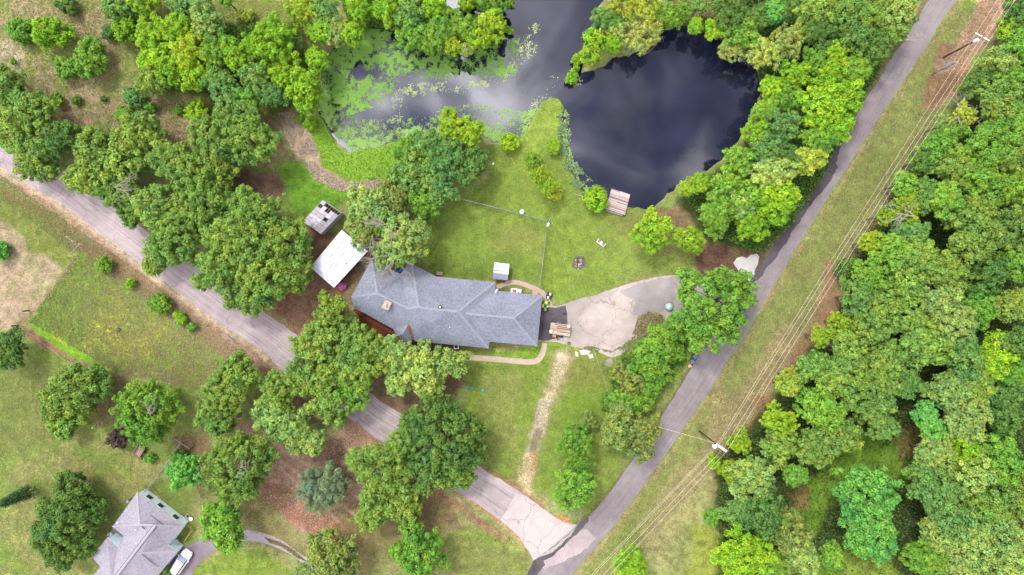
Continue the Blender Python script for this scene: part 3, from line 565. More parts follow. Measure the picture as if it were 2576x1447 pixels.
# colour word -> leaf colour, words for the label
TC = {'o': ((.118, .205, .036), 'mid green'), 'd': ((.070, .14, .028), 'dark green'), 'g': ((.100, .215, .026), 'fresh green'), 'l': ((.165, .27, .018), 'lime green'),
      'b': ((.145, .28, .016), 'bright green'), 'e': ((.085, .25, .045), 'emerald green'), 't': ((.09, .185, .042), 'bluish green'), 'w': ((.25, .31, .07), 'pale yellow green'),
      'y': ((.22, .29, .035), 'yellow green'), 's': ((.17, .225, .125), 'grey green'), 'v': ((.13, .18, .042), 'olive green'), 'p': ((.165, .255, .062), 'pale green'), 'k': ((.055, .045, .045), 'dark brown')}
TREES = """
54 78 33 g s;129 82 46 b s;228 148 46 g s;170 170 30 g s;174 17 22 d s;143 10 9 g s;143 249 17 g s;193 252 12 d s;335 245 28 t s;375 270 16 g s;315 290 27 g s;448 278 12 g s;497 282 29 b s;217 97 9 g s;33 155 8 g s;259 249 8 d s;273 82 19 t s;315 75 34 b s;620 40 18 y s;782 313 17 b s;752 298 10 b s;
382 87 46 b;445 70 44 b;521 59 48 p;403 146 46 b;393 202 44 o;480 132 50 l;540 125 44 g;487 190 44 b;594 139 42 b;681 104 64 b;556 209 44 t;643 190 46 t;716 181 40 b;768 226 52 b;681 240 38 t;619 252 34 g;289 17 34 t;322 30 24 d;365 8 38 l;459 17 34 t;505 12 28 t;570 0 18 g;761 31 40 l;817 31 40 t;810 80 35 b;796 149 32 b;848 78 36 p;430 175 36 b;
880 83 34 b;911 21 40 b;980 19 40 b;1032 31 50 t;1088 15 36 b;1040 87 42 g;1102 80 42 g;1137 45 30 g;1172 72 36 g;1238 62 40 l;1206 97 32 b;1137 118 24 l;1172 125 19 p;1279 76 11 b s;1248 5 36 g;1175 12 20 b s;1070 110 26 g;
1523 50 36 t;1572 18 46 y w;1624 26 44 y w;1568 78 36 w w;1622 88 42 w w;1495 102 30 b;1486 139 28 l;1453 150 15 b s;1450 170 9 b s;1438 195 17 b s;1540 108 26 b;1545 60 30 g;
1683 42 36 g;1715 30 26 g;1750 64 22 b;1797 74 26 b;1867 88 44 g;1839 126 32 w w;1926 134 44 w w;1985 102 42 w w;1940 31 34 e;1832 28 46 d;1888 52 40 d;1759 12 26 t;1989 21 42 d;2048 26 52 o;2117 33 52 o;2187 20 52 o;2258 28 56 p;2238 76 44 o;2162 100 50 d;2055 82 44 d;2100 138 38 b;2048 158 36 g;2152 174 40 g;1996 188 38 b;2082 200 44 b;2117 250 60 b;2062 263 54 b;2093 315 52 b;1940 222 32 b;1978 250 40 g;1926 288 38 g;1968 315 44 t;1905 337 36 b;1930 378 50 t;2030 403 42 y;2060 350 40 g;1857 412 46 g;1943 435 50 p;1832 470 44 g;1759 462 28 l;1731 472 24 l;1891 487 50 g;1966 490 44 b;1815 524 50 g;1863 508 42 p;1943 520 44 b;1891 567 42 b;1800 560 38 g;2200 120 40 d;1980 400 36 d;
1641 584 50 l;1733 603 38 l;
1796 768 104 g;1690 885 34 g s;1650 930 40 g s;1600 1015 38 g s;1530 1010 24 g s;1480 1062 24 v s;1560 935 26 v s;1658 869 54 g s;1623 921 44 g s;1700 826 40 g s;1590 962 36 v s;1640 965 38 g s;1571 1014 34 g s;
1556 1075 52 v;1612 1098 58 v f;1450 1108 48 g f;1446 1229 54 g;1452 1168 36 g f;
1281 356 25 b s;1394 372 19 l s;1340 403 21 g s;1359 441 27 l f;1380 468 24 l f;1396 486 20 y s;1498 499 34 b s;
1133 315 38 l;1182 332 38 l;1072 372 50 t;1119 395 54 t;1040 438 56 t;1188 417 46 d;1102 462 50 t;1030 380 40 g;1067 508 46 g;
925 518 54 p;991 494 50 v;908 580 44 p f;1018 602 66 p;965 640 34 p f;955 560 40 o;
14 218 52 o;80 280 58 o;38 322 54 o;88 392 62 o;160 345 50 d;110 430 34 o f;345 338 60 o;236 385 56 o;228 448 54 o;308 415 60 o;296 480 52 o;432 405 56 o;588 300 62 o;540 352 70 o;630 350 70 o;490 440 66 o;560 420 52 o;396 515 60 o;521 508 68 o;640 545 70 o;590 600 72 o;440 600 72 o;715 610 72 o;555 678 68 o;660 698 80 o;735 680 56 o;330 535 34 d;620 750 46 o;400 645 44 o;480 540 50 o;380 395 44 d;
264 666 22 g s;329 713 13 b s;405 765 28 g s;455 802 17 b s;482 822 12 g s;0 632 26 e s;22 882 48 d;190 985 74 o;150 1010 48 o;160 1070 34 o;240 960 44 o;370 1035 84 g;466 1187 44 e;450 1152 22 g s;376 1153 14 g s;299 1104 28 k s;
598 1173 92 o;565 985 62 o;545 1050 50 o;600 940 50 o;700 985 52 o;688 1050 56 p;740 1080 50 p;782 1110 38 p;835 1015 56 o;812 1226 66 s n;560 1320 60 g;170 1300 70 d;185 1240 52 d;130 1340 50 d;150 1390 46 d;205 1370 40 d;240 1285 36 d;820 1398 72 v f;870 1430 36 v f;410 1438 20 o s;
834 790 48 o;800 862 66 o;878 850 50 o;905 920 62 o;830 940 60 o;945 880 44 o;990 890 46 p;1060 930 60 p;1128 915 46 p;1000 955 40 p;1080 975 38 p;760 945 46 o;880 985 48 g;1128 1085 88 d;1180 1140 44 d;1040 1080 50 d;1080 1180 60 d;1160 1190 42 o;963 1190 78 o;1010 1262 56 o;940 1285 48 o;1005 1130 44 o;905 1160 36 o;1055 1396 66 g;1035 1330 34 g;1010 1390 30 g;
1589 1424 46 b;
2569 35 46 d;2552 80 40 b;2566 130 54 g;2517 167 48 p;2545 205 46 g;2458 210 42 d;2515 262 60 o;2556 318 58 g;2430 289 30 y f;2380 312 28 p f;2480 365 66 g;2548 385 54 o;2362 365 44 g;2395 417 54 o;2326 402 38 d;2465 452 54 g;2276 462 32 g;2326 487 40 t;2552 469 50 g;
2280 520 42 l f;2232 542 28 l f;2378 504 48 g;2447 535 58 o;2458 595 72 o;2552 574 54 d;2187 610 30 l f;2291 585 44 t;2240 640 54 g;2136 680 34 d s;2187 690 44 g;2308 652 54 o;2378 680 54 o;2482 688 54 d;2552 661 46 g;2274 713 54 o;2360 748 54 p;2462 768 50 g;2552 765 50 o;2155 750 46 t;2222 768 58 o;2112 812 34 l f;2187 820 62 o;2291 805 50 o;2395 820 62 p;2326 872 58 o;2420 890 54 t;2505 897 54 b;2562 862 46 d;2135 890 50 o;2068 848 30 l f;2222 906 58 o;2048 922 42 o;1990 950 30 y f;2100 952 48 o;2274 952 48 t;2448 952 48 o;2552 942 44 g;
1980 970 32 y;2150 975 68 o;2222 968 54 o;2204 1020 50 o;2065 1031 60 g;1962 1060 46 l f;2100 1092 60 o;1965 1118 50 o;2048 1132 44 o;1863 1112 32 l f;1891 1205 60 p;1842 1188 36 l f;1797 1160 20 b s;2003 1195 32 g;2222 1072 40 t f;2395 975 58 p;2465 982 40 o;2552 990 44 d;2326 1042 34 e;2350 1083 32 e;2430 1059 60 p;2528 1040 48 d;2432 1135 48 b;2517 1152 58 g;2350 1139 44 p;2326 1195 44 t;2441 1195 56 p;2360 1240 62 t;2535 1242 60 o;2482 1280 58 o;2395 1309 58 t;2535 1344 64 p;2448 1361 60 p;2360 1348 48 p;2326 1407 50 g;2413 1424 46 p;2520 1420 60 p;
2180 1243 78 e;2187 1332 74 e;2211 1389 28 e;2093 1396 34 g;1926 1292 60 d;1863 1285 44 t;1989 1344 58 v;2018 1395 46 p;1870 1396 70 b;1930 1425 46 g;1790 1302 22 g s;1970 1420 40 o
"""
MARKS = [(480, 150, 'middle of the upper thicket'), (700, 20, 'grassy gap at the top border'), (1960, 330, 'middle of the roadside thicket'), (560, 500, 'middle of the roadside oak row'), (2330, 700, 'middle of the right woodland'), (2450, 1100, 'lower part of the woodland'), (1090, 1060, 'leafy bank below the house'), (1100, 60, 'tree island in the pond'), (845, 660, 'white metal shed'), (815, 545, 'broken shed'), (1130, 775, 'main house'), (350, 1350, 'neighbouring house'), (461, 1410, 'parked car'), (1554, 507, 'wooden dock'),
         (1458, 662, 'fire pit'), (1360, 655, 'chain link fence'), (1262, 683, 'dog house'), (1410, 828, 'flatbed trailer'), (1745, 903, 'trash bins'), (1370, 769, 'lawn tractor'),
         (1375, 1390, 'road junction'), (1785, 1100, 'lower utility pole'), (2430, 110, 'upper utility pole'), (1385, 260, 'tip of grass spit'), (1640, 300, 'dark round pond'), (1150, 220, 'weedy pond arm'),
         (350, 1138, 'tilted box trailer'), (42, 1247, 'tall narrow conifer'), (191, 630, 'white gate pipes'), (576, 848, 'white roadside pipe'), (1560, 1045, 'slim service pole'), (30, 150, 'pale dirt patch'),
         (0, 0, 'upper left corner'), (2576, 0, 'upper right corner'), (2576, 1447, 'lower right corner'), (0, 1447, 'lower left corner'), (2576, 723, 'right border'), (1335, 1180, 'pale dirt track'),
         (2270, 1090, 'woodland clearing'), (2380, 240, 'bare red verge'), (640, 1447, 'curved driveway'), (760, 450, 'straw bank'), (0, 720, 'left border'), (1510, 611, 'lawn chair'),
         (950, 1060, 'shaded road patch'), (1876, 670, 'white gravel patch'), (1288, 0, 'top border'), (2105, 400, 'dark road patch'), (1100, 1447, 'bottom border'), (600, 850, 'bend of side road'), (1500, 820, 'concrete driveway')]
OCT = ['right of', 'upper right of', 'above', 'upper left of', 'left of', 'lower left of', 'below', 'lower right of']
RANK = ['nearest', 'second nearest', 'third nearest', 'fourth nearest', 'fifth nearest', 'sixth nearest', 'seventh nearest', 'eighth nearest'] + ['%s nearest' % w for w in ('ninth', 'tenth', 'eleventh', 'twelfth')]
items = []
for t in TREES.replace('\n', '').split(';'):
    q = t.split()
    if q: items.append((float(q[0]), float(q[1]), float(q[2]), q[3], q[4] if len(q) > 4 else ''))
for (x, y, nm) in MARKS:
    pass
def octant(it, mk): return int(round(math.degrees(math.atan2(mk[1] - it[1], it[0] - mk[0])) / 45)) % 8
best = {}
for mk in MARKS:
    for o_ in range(8):
        lst = sorted([i for i, it in enumerate(items) if octant(it, mk) == o_], key=lambda i: math.hypot(items[i][0] - mk[0], items[i][1] - mk[1]))
        for r_, i in enumerate(lst[:12]):
            d = math.hypot(items[i][0] - mk[0], items[i][1] - mk[1]); sc = d + r_ * 60
            if i not in best or sc < best[i][0]: best[i] = (sc, r_, OCT[o_], mk[2])
def tree_group(x, y, kind):
    if kind == 's': return 'shrubs and bushes'
    if x > 1740 and y > 640 or x > 2240 and y > 100: return 'trees of the woodland right of the road'
    if y < 640 and 1650 < x: return 'trees between the pond and the road'
    if y < 420 and x < 1260 and not (y > 280 and x < 720): return 'trees round the weedy pond arm'
    if x < 800 and y < 780: return 'big trees along the side road'
    return 'garden trees'
tr = random.Random(11)
def plant(i, x, y, r, ck, kind):
    R = r * S; rgb, word = TC[ck]
    if kind == 's': h = 1.35 * R + .25; key = 'X' if R < 1.3 else 'S' if R < 2.6 else 'M'; zk = .62
    else:
        h = 3.4 + 1.25 * R - (1.6 if x < 420 else 0) + (1.5 if x > 1900 and y > 250 else 0); key = {'w': 'W', 'f': 'F', 'n': 'G'}.get(kind) or ('H' if R > 5.6 else 'L' if R > 4.3 else 'M' if R > 2.5 else 'S'); zk = .62
        if kind == 'n': h = 7
    h *= tr.uniform(.92, 1.1); zc = max(h - zk * R, .38 * R) if kind == 's' else h - zk * R
    R *= (H - zc) / H; c = P(x, y, zc); R0, me, lm = PROTO[key][tr.randrange(len(PROTO[key]))]
    shrub = kind == 's'; nm = 'shrub' if shrub else {'w': 'willow_tree', 'n': 'cedar_tree'}.get(kind, 'tree')
    b_ = best[i]; size = 'small' if r < 24 else 'medium' if r < 45 else 'large' if r < 65 else 'very large'
    pre = f"{size} {word} {'bush' if shrub else 'tree'}, {RANK[b_[1]]} {b_[2]} the {b_[3]}"
    o = empty(nm, (c.x, c.y, 0), pre, 'bush' if shrub else 'tree', tree_group(x, y, kind)); sxy = R / R0; sz = sxy * tr.uniform(.92, 1.12)
    ang = tr.uniform(0, 6.28); st = tr.uniform(.93, 1.07); k = tr.uniform(.9, 1.1)
    cr_ = bpy.data.objects.new('foliage' if shrub else 'crown', me); C.objects.link(cr_); cr_.parent = o; cr_.location = (0, 0, zc); cr_.rotation_euler.z = ang
    cr_.scale = (sxy * st, sxy / st, sz); cr_.color = (rgb[0] * k * tr.uniform(.93, 1.07), rgb[1] * k, rgb[2] * k, 1)
    li = bpy.data.objects.new('stem' if shrub else 'limbs', lm); C.objects.link(li); li.parent = o; li.location = (0, 0, zc); li.rotation_euler.z = ang; li.scale = cr_.scale
    if not shrub:
        tk = bpy.data.objects.new('trunk', TRUNK); C.objects.link(tk); tk.parent = o; q = .045 * R + .05; tk.scale = (q, q, zc - .3 * R)
    return o
for i, it in enumerate(items): plant(i, *it)

# dead pale twigs that poke out of some crowns
def twig(b, p, d, L, r, depth, rg):
    pr = [p]; q = p.copy(); dd = d.copy()
    for k in range(3):
        dd = (dd + Vector((rg.gauss(0, .28), rg.gauss(0, .28), rg.gauss(0, .12)))).normalized(); q = q + dd * L / 3; pr.append(q.copy())
    b.tube(pr, [r, r * .8, r * .65, r * .45], 4, False)
    if depth:
        for k in range(3 if depth > 1 else 2):
            s = pr[rg.randrange(1, 4)]; w = (dd + Vector((rg.gauss(0, .6), rg.gauss(0, .6), rg.gauss(0, .25)))).normalized(); twig(b, s, w, L * rg.uniform(.5, .75), r * .6, depth - 1, rg)
TW = [(980, 655, 960, 700, 6.5, 3.2, 'above the roof corner'), (1000, 650, 1010, 700, 6.5, 3.6, 'over the roof notch'), (945, 628, 915, 655, 6, 2.6, 'over the white shed end'), (930, 600, 900, 640, 6, 2.4, 'beside the white shed'),
      (1000, 575, 1040, 600, 9, 2.2, 'in the crown above the house'), (960, 560, 930, 545, 8, 2.2, 'in the crown above the shed'), (2290, 95, 2330, 70, 8, 2.0, 'reaching over the county road'),
      (1640, 110, 1600, 100, 5, 3.2, 'inside the willow by the dark pond'), (380, 1030, 385, 1012, 9.4, 1.8, 'on the green tree by the box trailer'), (1452, 1250, 1430, 1300, 4, 2.8, 'below the bush by the dirt track'),
      (2420, 300, 2440, 260, 7, 3.4, 'at the woodland edge by the bare verge'), (2400, 160, 2350, 185, 6, 2.4, 'leaning over the bare verge'), (2160, 850, 2120, 880, 7, 3, 'at the woodland edge beside the power lines'),
      (300, 465, 330, 450, 9.6, 2.2, 'in the crowns over the side road'), (600, 1190, 620, 1160, 10.5, 2.0, 'in the crown beside the leaf litter'), (2290, 540, 2250, 520, 8.5, 3, 'at the woodland edge, upper part')]
for k, (x, y, x2, y2, z, L, wd) in enumerate(TW):
    rg = random.Random(900 + k); a = P(x, y, z); d = (P(x2, y2, z) - a).normalized(); base = P(x, y, 0); base = Vector((a.x, a.y, 0)); o = empty('dead_branch', base, f'pale leafless dead branch {wd}', 'dead branch', 'bare branches')
    b = MB()
    for j in range(3): twig(b, a - d * .8, (d + Vector((rg.gauss(0, .4), rg.gauss(0, .4), -.05))).normalized(), L, .075, 3, rg)
    b.build('twigs', M['twig'], o); MB().tube([base, a - d * .8], [.12, .07], 5).build('stem', M['bark'], o)

# ---------------------------------------------------------------- low growth nobody could count
HOUSE1 = pts("934,654 1007,689 1026,664 1037,664 1098,696 1244,710 1244,731 1364,743 1351,871 1233,859 1228,876 1046,859 1036,853 1029,867 989,828 890,773 884,748")
HARD = [A_UP + A_LOW[::-1], B_L + B_R[::-1], DRIVE, HOUSE1, pts("1240,730 1266,709 1300,704 1345,720 1380,742 1390,772 1376,772 1361,741 1300,717 1258,730"),
        pts("1168,892 1304,902 1345,904 1362,884 1363,862 1377,862 1375,885 1362,908 1342,919 1300,917 1168,906"), pts("400,1420 500,1352 600,1330 712,1360 812,1436 850,1480 800,1450 740,1400 640,1360 560,1372 490,1430 470,1480 380,1480"),
        pts("215,1400 345,1236 465,1325 445,1390 400,1460 215,1460")]
def scatter(name, poly, n, size, cols, seed, z=(0.0, .2), m='leaf', mask=None, inner=0, jit=.25, flat=.5, clump=None):
    rng = np.random.RandomState(seed); p = np.array(pts(poly) if isinstance(poly, str) else poly); lo, hi = p.min(0), p.max(0); X = []; got = 0; Y = []
    while got < n:
        x = rng.uniform(lo[0], hi[0], n); y = rng.uniform(lo[1], hi[1], n); ok = sdf(x, y, [tuple(q) for q in p]) > inner
        for hp in HARD: ok &= sdf(x, y, hp) < 1
        if mask is not None: ok &= rng.rand(n) < mask(x, y)
        X.append(x[ok]); Y.append(y[ok]); got += ok.sum()
        if len(X) > 40: break
    x = np.concatenate(X)[:n]; y = np.concatenate(Y)[:n]; n = len(x)
    c = np.stack([(x - 1288) * S, (723.5 - y) * S, rng.uniform(*z, n)], 1)
    if clump:      # z rises with a clump noise
        c[:, 2] = clump(x, y) * rng.uniform(.5, 1, n)
    nr = rng.normal(size=(n, 3)) * (1 - flat); nr[:, 2] += flat + .2; nr /= np.linalg.norm(nr, axis=1)[:, None]
    t = rng.normal(size=(n, 3)); u = np.cross(nr, t); u /= np.linalg.norm(u, axis=1)[:, None]; v = np.cross(nr, u); s = (size * rng.uniform(.6, 1.4, n))[:, None]
    V = np.stack([c + u * s * .5, c + v * s * .36, c - u * s * .5, c - v * s * .36], 1).reshape(-1, 3)
    if cols is None: col = ground_col(c[:, 0], c[:, 1])
    else: cc = np.array(cols); col = cc[rng.randint(len(cc), size=n)] * np.ones((n, 3))
    col = np.clip(col * rng.uniform(1 - jit, 1 + jit, (n, 1)), 0, 1); col = np.repeat(np.concatenate([col, np.ones((n, 1))], 1), 4, 0)
    me = np_mesh(name, V, np.arange(4 * n).reshape(-1, 4), M['tuft'], col); o = bpy.data.objects.new(name, me); C.objects.link(o); return o
wsd = lambda x, y: water_sdf(x, y)
def weedmask(th, sc, sd, lo=None, w=.20):
    return lambda x, y: sstep(th - w, th + w, fbm(x, y, sc, 4, sd)) * (.05 + .95 * sstep(.40, .66, fbm(x, y, 9, 3, sd + 50))) * sstep(0, 3, wsd(x, y)) * (1 if lo is None else lo(x, y))
near = lambda poly, a, b: (lambda x, y: sstep(a, b, sdf(x, y, pts(poly))))
o = scatter('pond_weed', "800,60 1310,60 1300,210 1180,190 1060,215 960,270 830,260 800,230", 80000, .12, [(.13, .26, .04), (.17, .30, .05), (.10, .21, .05)], 31, (-.115, -.07), mask=weedmask(.46, 46, 21, near("790,80 900,60 1110,100 1300,110 1310,180 1150,190 1000,170 960,250 900,270 820,240", -22, 14)), flat=.85); tag(o, 'bright green floating weed mats on the upper left pond arm', 'pond weed', kind='stuff')
o = scatter('edge_weed', "800,100 850,110 920,70 990,80 960,120 900,150 870,200 900,250 940,270 880,290 812,300 798,250", 40000, .12, [(.14, .28, .04), (.18, .32, .05), (.11, .22, .05)], 51, (-.115, -.07), mask=weedmask(.38, 30, 27), flat=.85); tag(o, 'bright green scum along the left edge of the weedy pond arm', 'pond weed', kind='stuff')
o = scatter('shore_weed', "790,250 900,300 1020,300 1180,260 1320,280 1400,260 1460,460 1280,400 1100,420 860,440 780,300", 44000, .14, [(.15, .29, .04), (.18, .31, .06), (.22, .31, .12), (.13, .24, .08)], 32, (-.115, -.06), mask=weedmask(.47, 40, 22, lambda x, y: 1 - .93 * sstep(6, 34, wsd(x, y) + 14 * (fbm(x, y, 40, 3, 30) - .5))), flat=.85); tag(o, 'light green weed growing along the lower pond shore', 'shore weed', kind='stuff')
o = scatter('lily_pads', "860,330 900,250 1000,210 1260,200 1330,60 1400,40 1380,190 1480,190 1460,240 1500,300 1500,420 1560,470 1490,500 1420,380 1410,260 1300,330 1220,380 1000,330", 4200, .19, [(.30, .32, .14), (.24, .29, .10), (.20, .27, .12)], 33, (-.115, -.09), mask=weedmask(.55, 26, 23, lambda x, y: sstep(24, 6, ldist(x, y, pts("1000,290 1010,240 1080,212 1160,216 1260,190 1330,120 1350,60"))) + sstep(20, 4, ldist(x, y, pts("1300,350 1330,300 1365,250 1390,200 1450,200"))) + sstep(22, 6, ldist(x, y, pts("1412,290 1420,340 1418,400 1450,450 1500,490 1530,505")))), flat=.95); tag(o, 'pale lily pads and leaves strewn in lines over the pond', 'lily pads', kind='stuff')
o = scatter('pale_reeds', "1400,290 1440,280 1450,330 1440,380 1480,430 1510,490 1480,500 1430,460 1410,400", 5200, .26, [(.16, .24, .10), (.20, .27, .13), (.13, .21, .08)], 34, (-.1, .35), mask=lambda x, y: sstep(26, 10, ldist(x, y, pts("1408,300 1412,360 1432,420 1460,460 1500,490"))) * sstep(.42, .55, fbm(x, y, 16, 3, 25)), flat=.4); tag(o, 'pale water plants along the grass spit and bank', 'reeds', kind='stuff')
o = scatter('submerged_weed', "810,270 900,300 980,330 1180,320 1120,340 900,380 830,330", 16000, .13, [(.05, .08, .035), (.08, .11, .06), (.10, .11, .08)], 35, (-.118, -.10), mask=weedmask(.40, 34, 26), flat=.95); tag(o, 'dull drowned weed in the shallow left end of the pond', 'drowned weed', kind='stuff')
o = scatter('shore_scrub', "775,285 812,300 850,380 900,388 960,372 1010,350 1060,360 1010,440 900,460 850,440 815,410 790,350", 12000, .24, [(.17, .31, .03), (.20, .34, .03), (.13, .25, .03)], 36, (0, .3), clump=lambda x, y: .4 * fbm(x, y, 12, 3, 31), flat=.6); tag(o, 'vivid green marsh growth on the left pond shore', 'marsh plants', kind='stuff')
o = scatter('meadow_grass', "-40,-40 820,-40 790,260 700,340 600,400 400,380 -40,330", 36000, .2, None, 37, (0, .15), flat=.8, jit=.45); tag(o, 'dry rough meadow grass in the upper left field', 'grass', kind='stuff')
o = scatter('field_grass', "190,645 330,700 540,860 560,990 300,940 75,810 100,770", 20000, .22, None, 38, (0, .15), flat=.8, jit=.4); tag(o, 'rough yellow green grass in the fenced field', 'grass', kind='stuff')
o = scatter('straw', "700,285 735,280 800,370 815,430 870,455 960,450 940,490 850,480 790,450 722,350", 14000, .17, [(.40, .31, .24), (.32, .25, .19), (.22, .19, .12)], 39, (0, .2), flat=.6, jit=.4, mask=lambda x, y: sstep(.42, .55, fbm(x, y, 22, 3, 60))); tag(o, 'flattened dry straw on the bank left of the pond', 'dry reeds', kind='stuff')
roadfree = lambda x, y: (sdf(x, y, B_L + B_R[::-1]) < -4) * 1.0
wood = "2576,40 2420,290 2370,330 2280,430 2200,570 2130,700 2110,820 2010,930 1930,1040 1820,1140 1805,1240 1800,1447 2000,1500 2640,1500 2640,-40"
o = scatter('woodland_undergrowth', wood, 90000, .34, [(.04, .08, .016), (.055, .10, .02), (.03, .06, .014), (.08, .13, .03)], 40, (0, 1.6), mask=lambda x, y: 1 - .8 * sstep(-20, 20, np.maximum(sdf(x, y, pts("2140,1080 2230,1110 2340,1040 2330,1160 2280,1230 2180,1200 2080,1290 2040,1380 2180,1447 2000,1470 1990,1220 2060,1180")), sdf(x, y, pts("2100,1390 2260,1380 2270,1470 2100,1470")))), clump=lambda x, y: 3.2 * fbm(x, y, 40, 3, 33) ** 1.6, flat=.35, jit=.4); tag(o, 'dark green undergrowth on the woodland floor', 'undergrowth', kind='stuff')
o = scatter('bank_undergrowth', "1660,-40 2300,-40 2200,190 2110,350 2070,440 1990,560 1910,640 1790,590 1720,500 1860,420 1910,300 1915,200 1880,110 1700,50", 60000, .32, [(.06, .12, .02), (.09, .17, .03), (.05, .10, .02)], 41, (0, 1.5), mask=lambda x, y: roadfree(x, y) * (wsd(x, y) < -2) * (1 - .9 * sstep(-10, 10, sdf(x, y, pts("1680,-60 1840,-60 1820,50 1760,50 1690,40")))), clump=lambda x, y: 3.0 * fbm(x, y, 36, 3, 34) ** 1.5, flat=.35, jit=.4); tag(o, 'thick undergrowth between the dark pond and the road', 'undergrowth', kind='stuff')
o = scatter('island_undergrowth', "340,60 760,60 790,240 720,270 380,220", 26000, .3, [(.07, .13, .02), (.10, .18, .03)], 42, (0, 1.2), clump=lambda x, y: 2.4 * fbm(x, y, 36, 3, 35) ** 1.5, flat=.35, jit=.4); tag(o, 'undergrowth beneath the thicket in the upper left', 'undergrowth', kind='stuff')
o = scatter('pond_island_undergrowth', "840,-40 1300,-40 1290,60 1260,110 1150,140 1050,120 900,110", 24000, .3, [(.09, .17, .02), (.12, .22, .03)], 43, (0, 1.2), mask=lambda x, y: (wsd(x, y) < 3) * 1.0, clump=lambda x, y: 2.0 * fbm(x, y, 30, 3, 36) ** 1.5, flat=.35, jit=.4); tag(o, 'undergrowth beneath the trees standing in the pond', 'undergrowth', kind='stuff')
o = scatter('leaf_litter', "590,1060 760,1120 900,1060 970,1110 1140,1200 1140,1260 1010,1250 900,1290 760,1360 640,1230", 6000, .14, [(.28, .19, .14), (.34, .24, .18), (.22, .15, .11), (.38, .28, .21)], 44, (0.01, .06), flat=.8, jit=.3); tag(o, 'brown fallen leaves beneath the trees below the side road', 'fallen leaves', kind='stuff')
o = scatter('ground_ivy', "1500,900 1560,880 1640,850 1700,800 1760,830 1745,880 1700,950 1640,1020 1560,1060 1540,980", 24000, .24, [(.09, .18, .03), (.11, .21, .03), (.07, .14, .03)], 45, (0, 1.0), mask=lambda x, y: sstep(-14, 10, sdf(x, y, pts("1540,930 1600,880 1680,820 1750,840 1720,900 1660,980 1590,1040 1550,1000")) + 30 * (fbm(x, y, 20, 3, 37) - .5)), clump=lambda x, y: 1.5 * fbm(x, y, 22, 3, 38) ** 1.3, flat=.35, jit=.3); tag(o, 'low green thicket between the driveway and the road', 'thicket', kind='stuff')
o = scatter('lawn_grass', "1060,520 1146,500 1250,440 1225,360 1300,372 1360,262 1404,250 1418,300 1405,390 1450,470 1600,530 1720,540 1740,690 1430,760 1364,740 1244,705 1100,690", 45000, .13, None, 46, (0, .03), mask=lambda x, y: wsd(x, y) < -3, flat=.85, jit=.35); tag(o, 'mown lawn grass above the main house and on the spit', 'lawn', kind='stuff')
o = scatter('front_lawn_grass', "1170,880 1360,925 1500,900 1700,960 1500,1300 1320,1230 1200,1170", 30000, .14, None, 47, (0, .07), flat=.85, jit=.35); tag(o, 'mown lawn grass below the main house', 'lawn', kind='stuff')
o = scatter('verge_grass', "2350,60 2560,-40 2440,140 2300,400 2120,720 2000,920 1800,1180 1560,1447 1460,1447 1700,1130 1900,800 2100,500", 34000, .17, None, 48, (0, .1), mask=lambda x, y: roadfree(x, y), flat=.85, jit=.4); tag(o, 'short tan and green verge grass below the power lines', 'grass', kind='stuff')
o = scatter('rough_grass', "-40,850 200,930 500,980 640,1200 760,1340 1000,1300 1330,1400 1300,1447 -40,1447", 40000, .17, None, 49, (0, .08), mask=lambda x, y: (sdf(x, y, pts("220,1400 345,1236 460,1320 560,1330 820,1440 830,1500 220,1500")) < -4) * 1.0 , flat=.85, jit=.35); tag(o, 'worn lawn grass round the neighbouring house', 'grass', kind='stuff')
o = scatter('side_verge_grass', "0,440 100,510 360,690 560,850 700,950 640,960 420,800 190,640 0,500", 16000, .18, None, 50, (0, .08), flat=.8, jit=.45); tag(o, 'dry brown grass on the verge of the side road', 'grass', kind='stuff')
# ---------------------------------------------------------------- buildings
def offset(poly, d):
    """inward offset of a ccw polygon"""
    n = len(poly); out = []
    for i in range(n):
        a, b, c = Vector(poly[i - 1][:2]), Vector(poly[i][:2]), Vector(poly[(i + 1) % n][:2]); e1 = (b - a).normalized(); e2 = (c - b).normalized()
        n1 = Vector((-e1.y, e1.x)); n2 = Vector((-e2.y, e2.x)); k = n1 + n2; q = max(.35, 1 + n1.dot(n2)); out.append(tuple(b + k * d / q))
    return out
def roofing(o, eaves, faces, mt, z, th=.18):
    """eaves: outline keys; faces: lists of points (world)"""
    b = MB()
    for f in faces:
        f = [Vector(p) for p in f]; nn = geometry.normal(f)
        if nn.z < 0: f = f[::-1]
        tris = geometry.tessellate_polygon([f]) ; b.add(f, [tuple(t) for t in tris])
    # consistent upward triangles
    fx = []
    for t in b.f:
        p = [Vector(b.v[i]) for i in t]; nn = (p[1] - p[0]).cross(p[2] - p[0]); fx.append(t if nn.z > 0 else t[::-1])
    b.f = fx; b.build('roof', mt, o)
def fascia(o, out, z, mt, th=.2):
    b = MB(); n = len(out)
    for i in range(n):
        a, c = Vector(out[i]), Vector(out[(i + 1) % n]); b.add([(a.x, a.y, z - th), (c.x, c.y, z - th), (c.x, c.y, z - .005), (a.x, a.y, z - .005)], [(0, 1, 2, 3)])
    b.add([(p[0], p[1], z - th) for p in out], [tuple(range(n - 1, -1, -1))]); b.build('fascia', mt, o)
def caps(o, lines, mt, w=.34, lift=.035):
    b = MB()
    for a, c in lines:
        a, c = Vector(a), Vector(c); d = (c - a).normalized(); s = Vector((-d.y, d.x, 0)).normalized() * w / 2; u = Vector((0, 0, lift))
        b.add([a - s + u * .2, a + u, a + s + u * .2, c - s + u * .2, c + u, c + s + u * .2], [(0, 3, 4, 1), (1, 4, 5, 2)])
    b.build('ridge_cap', mt, o)
ZE = 2.75
def R7(tx, ty, z): return P(872.1 + .19532 * tx, 654.1 + .19532 * ty, z)
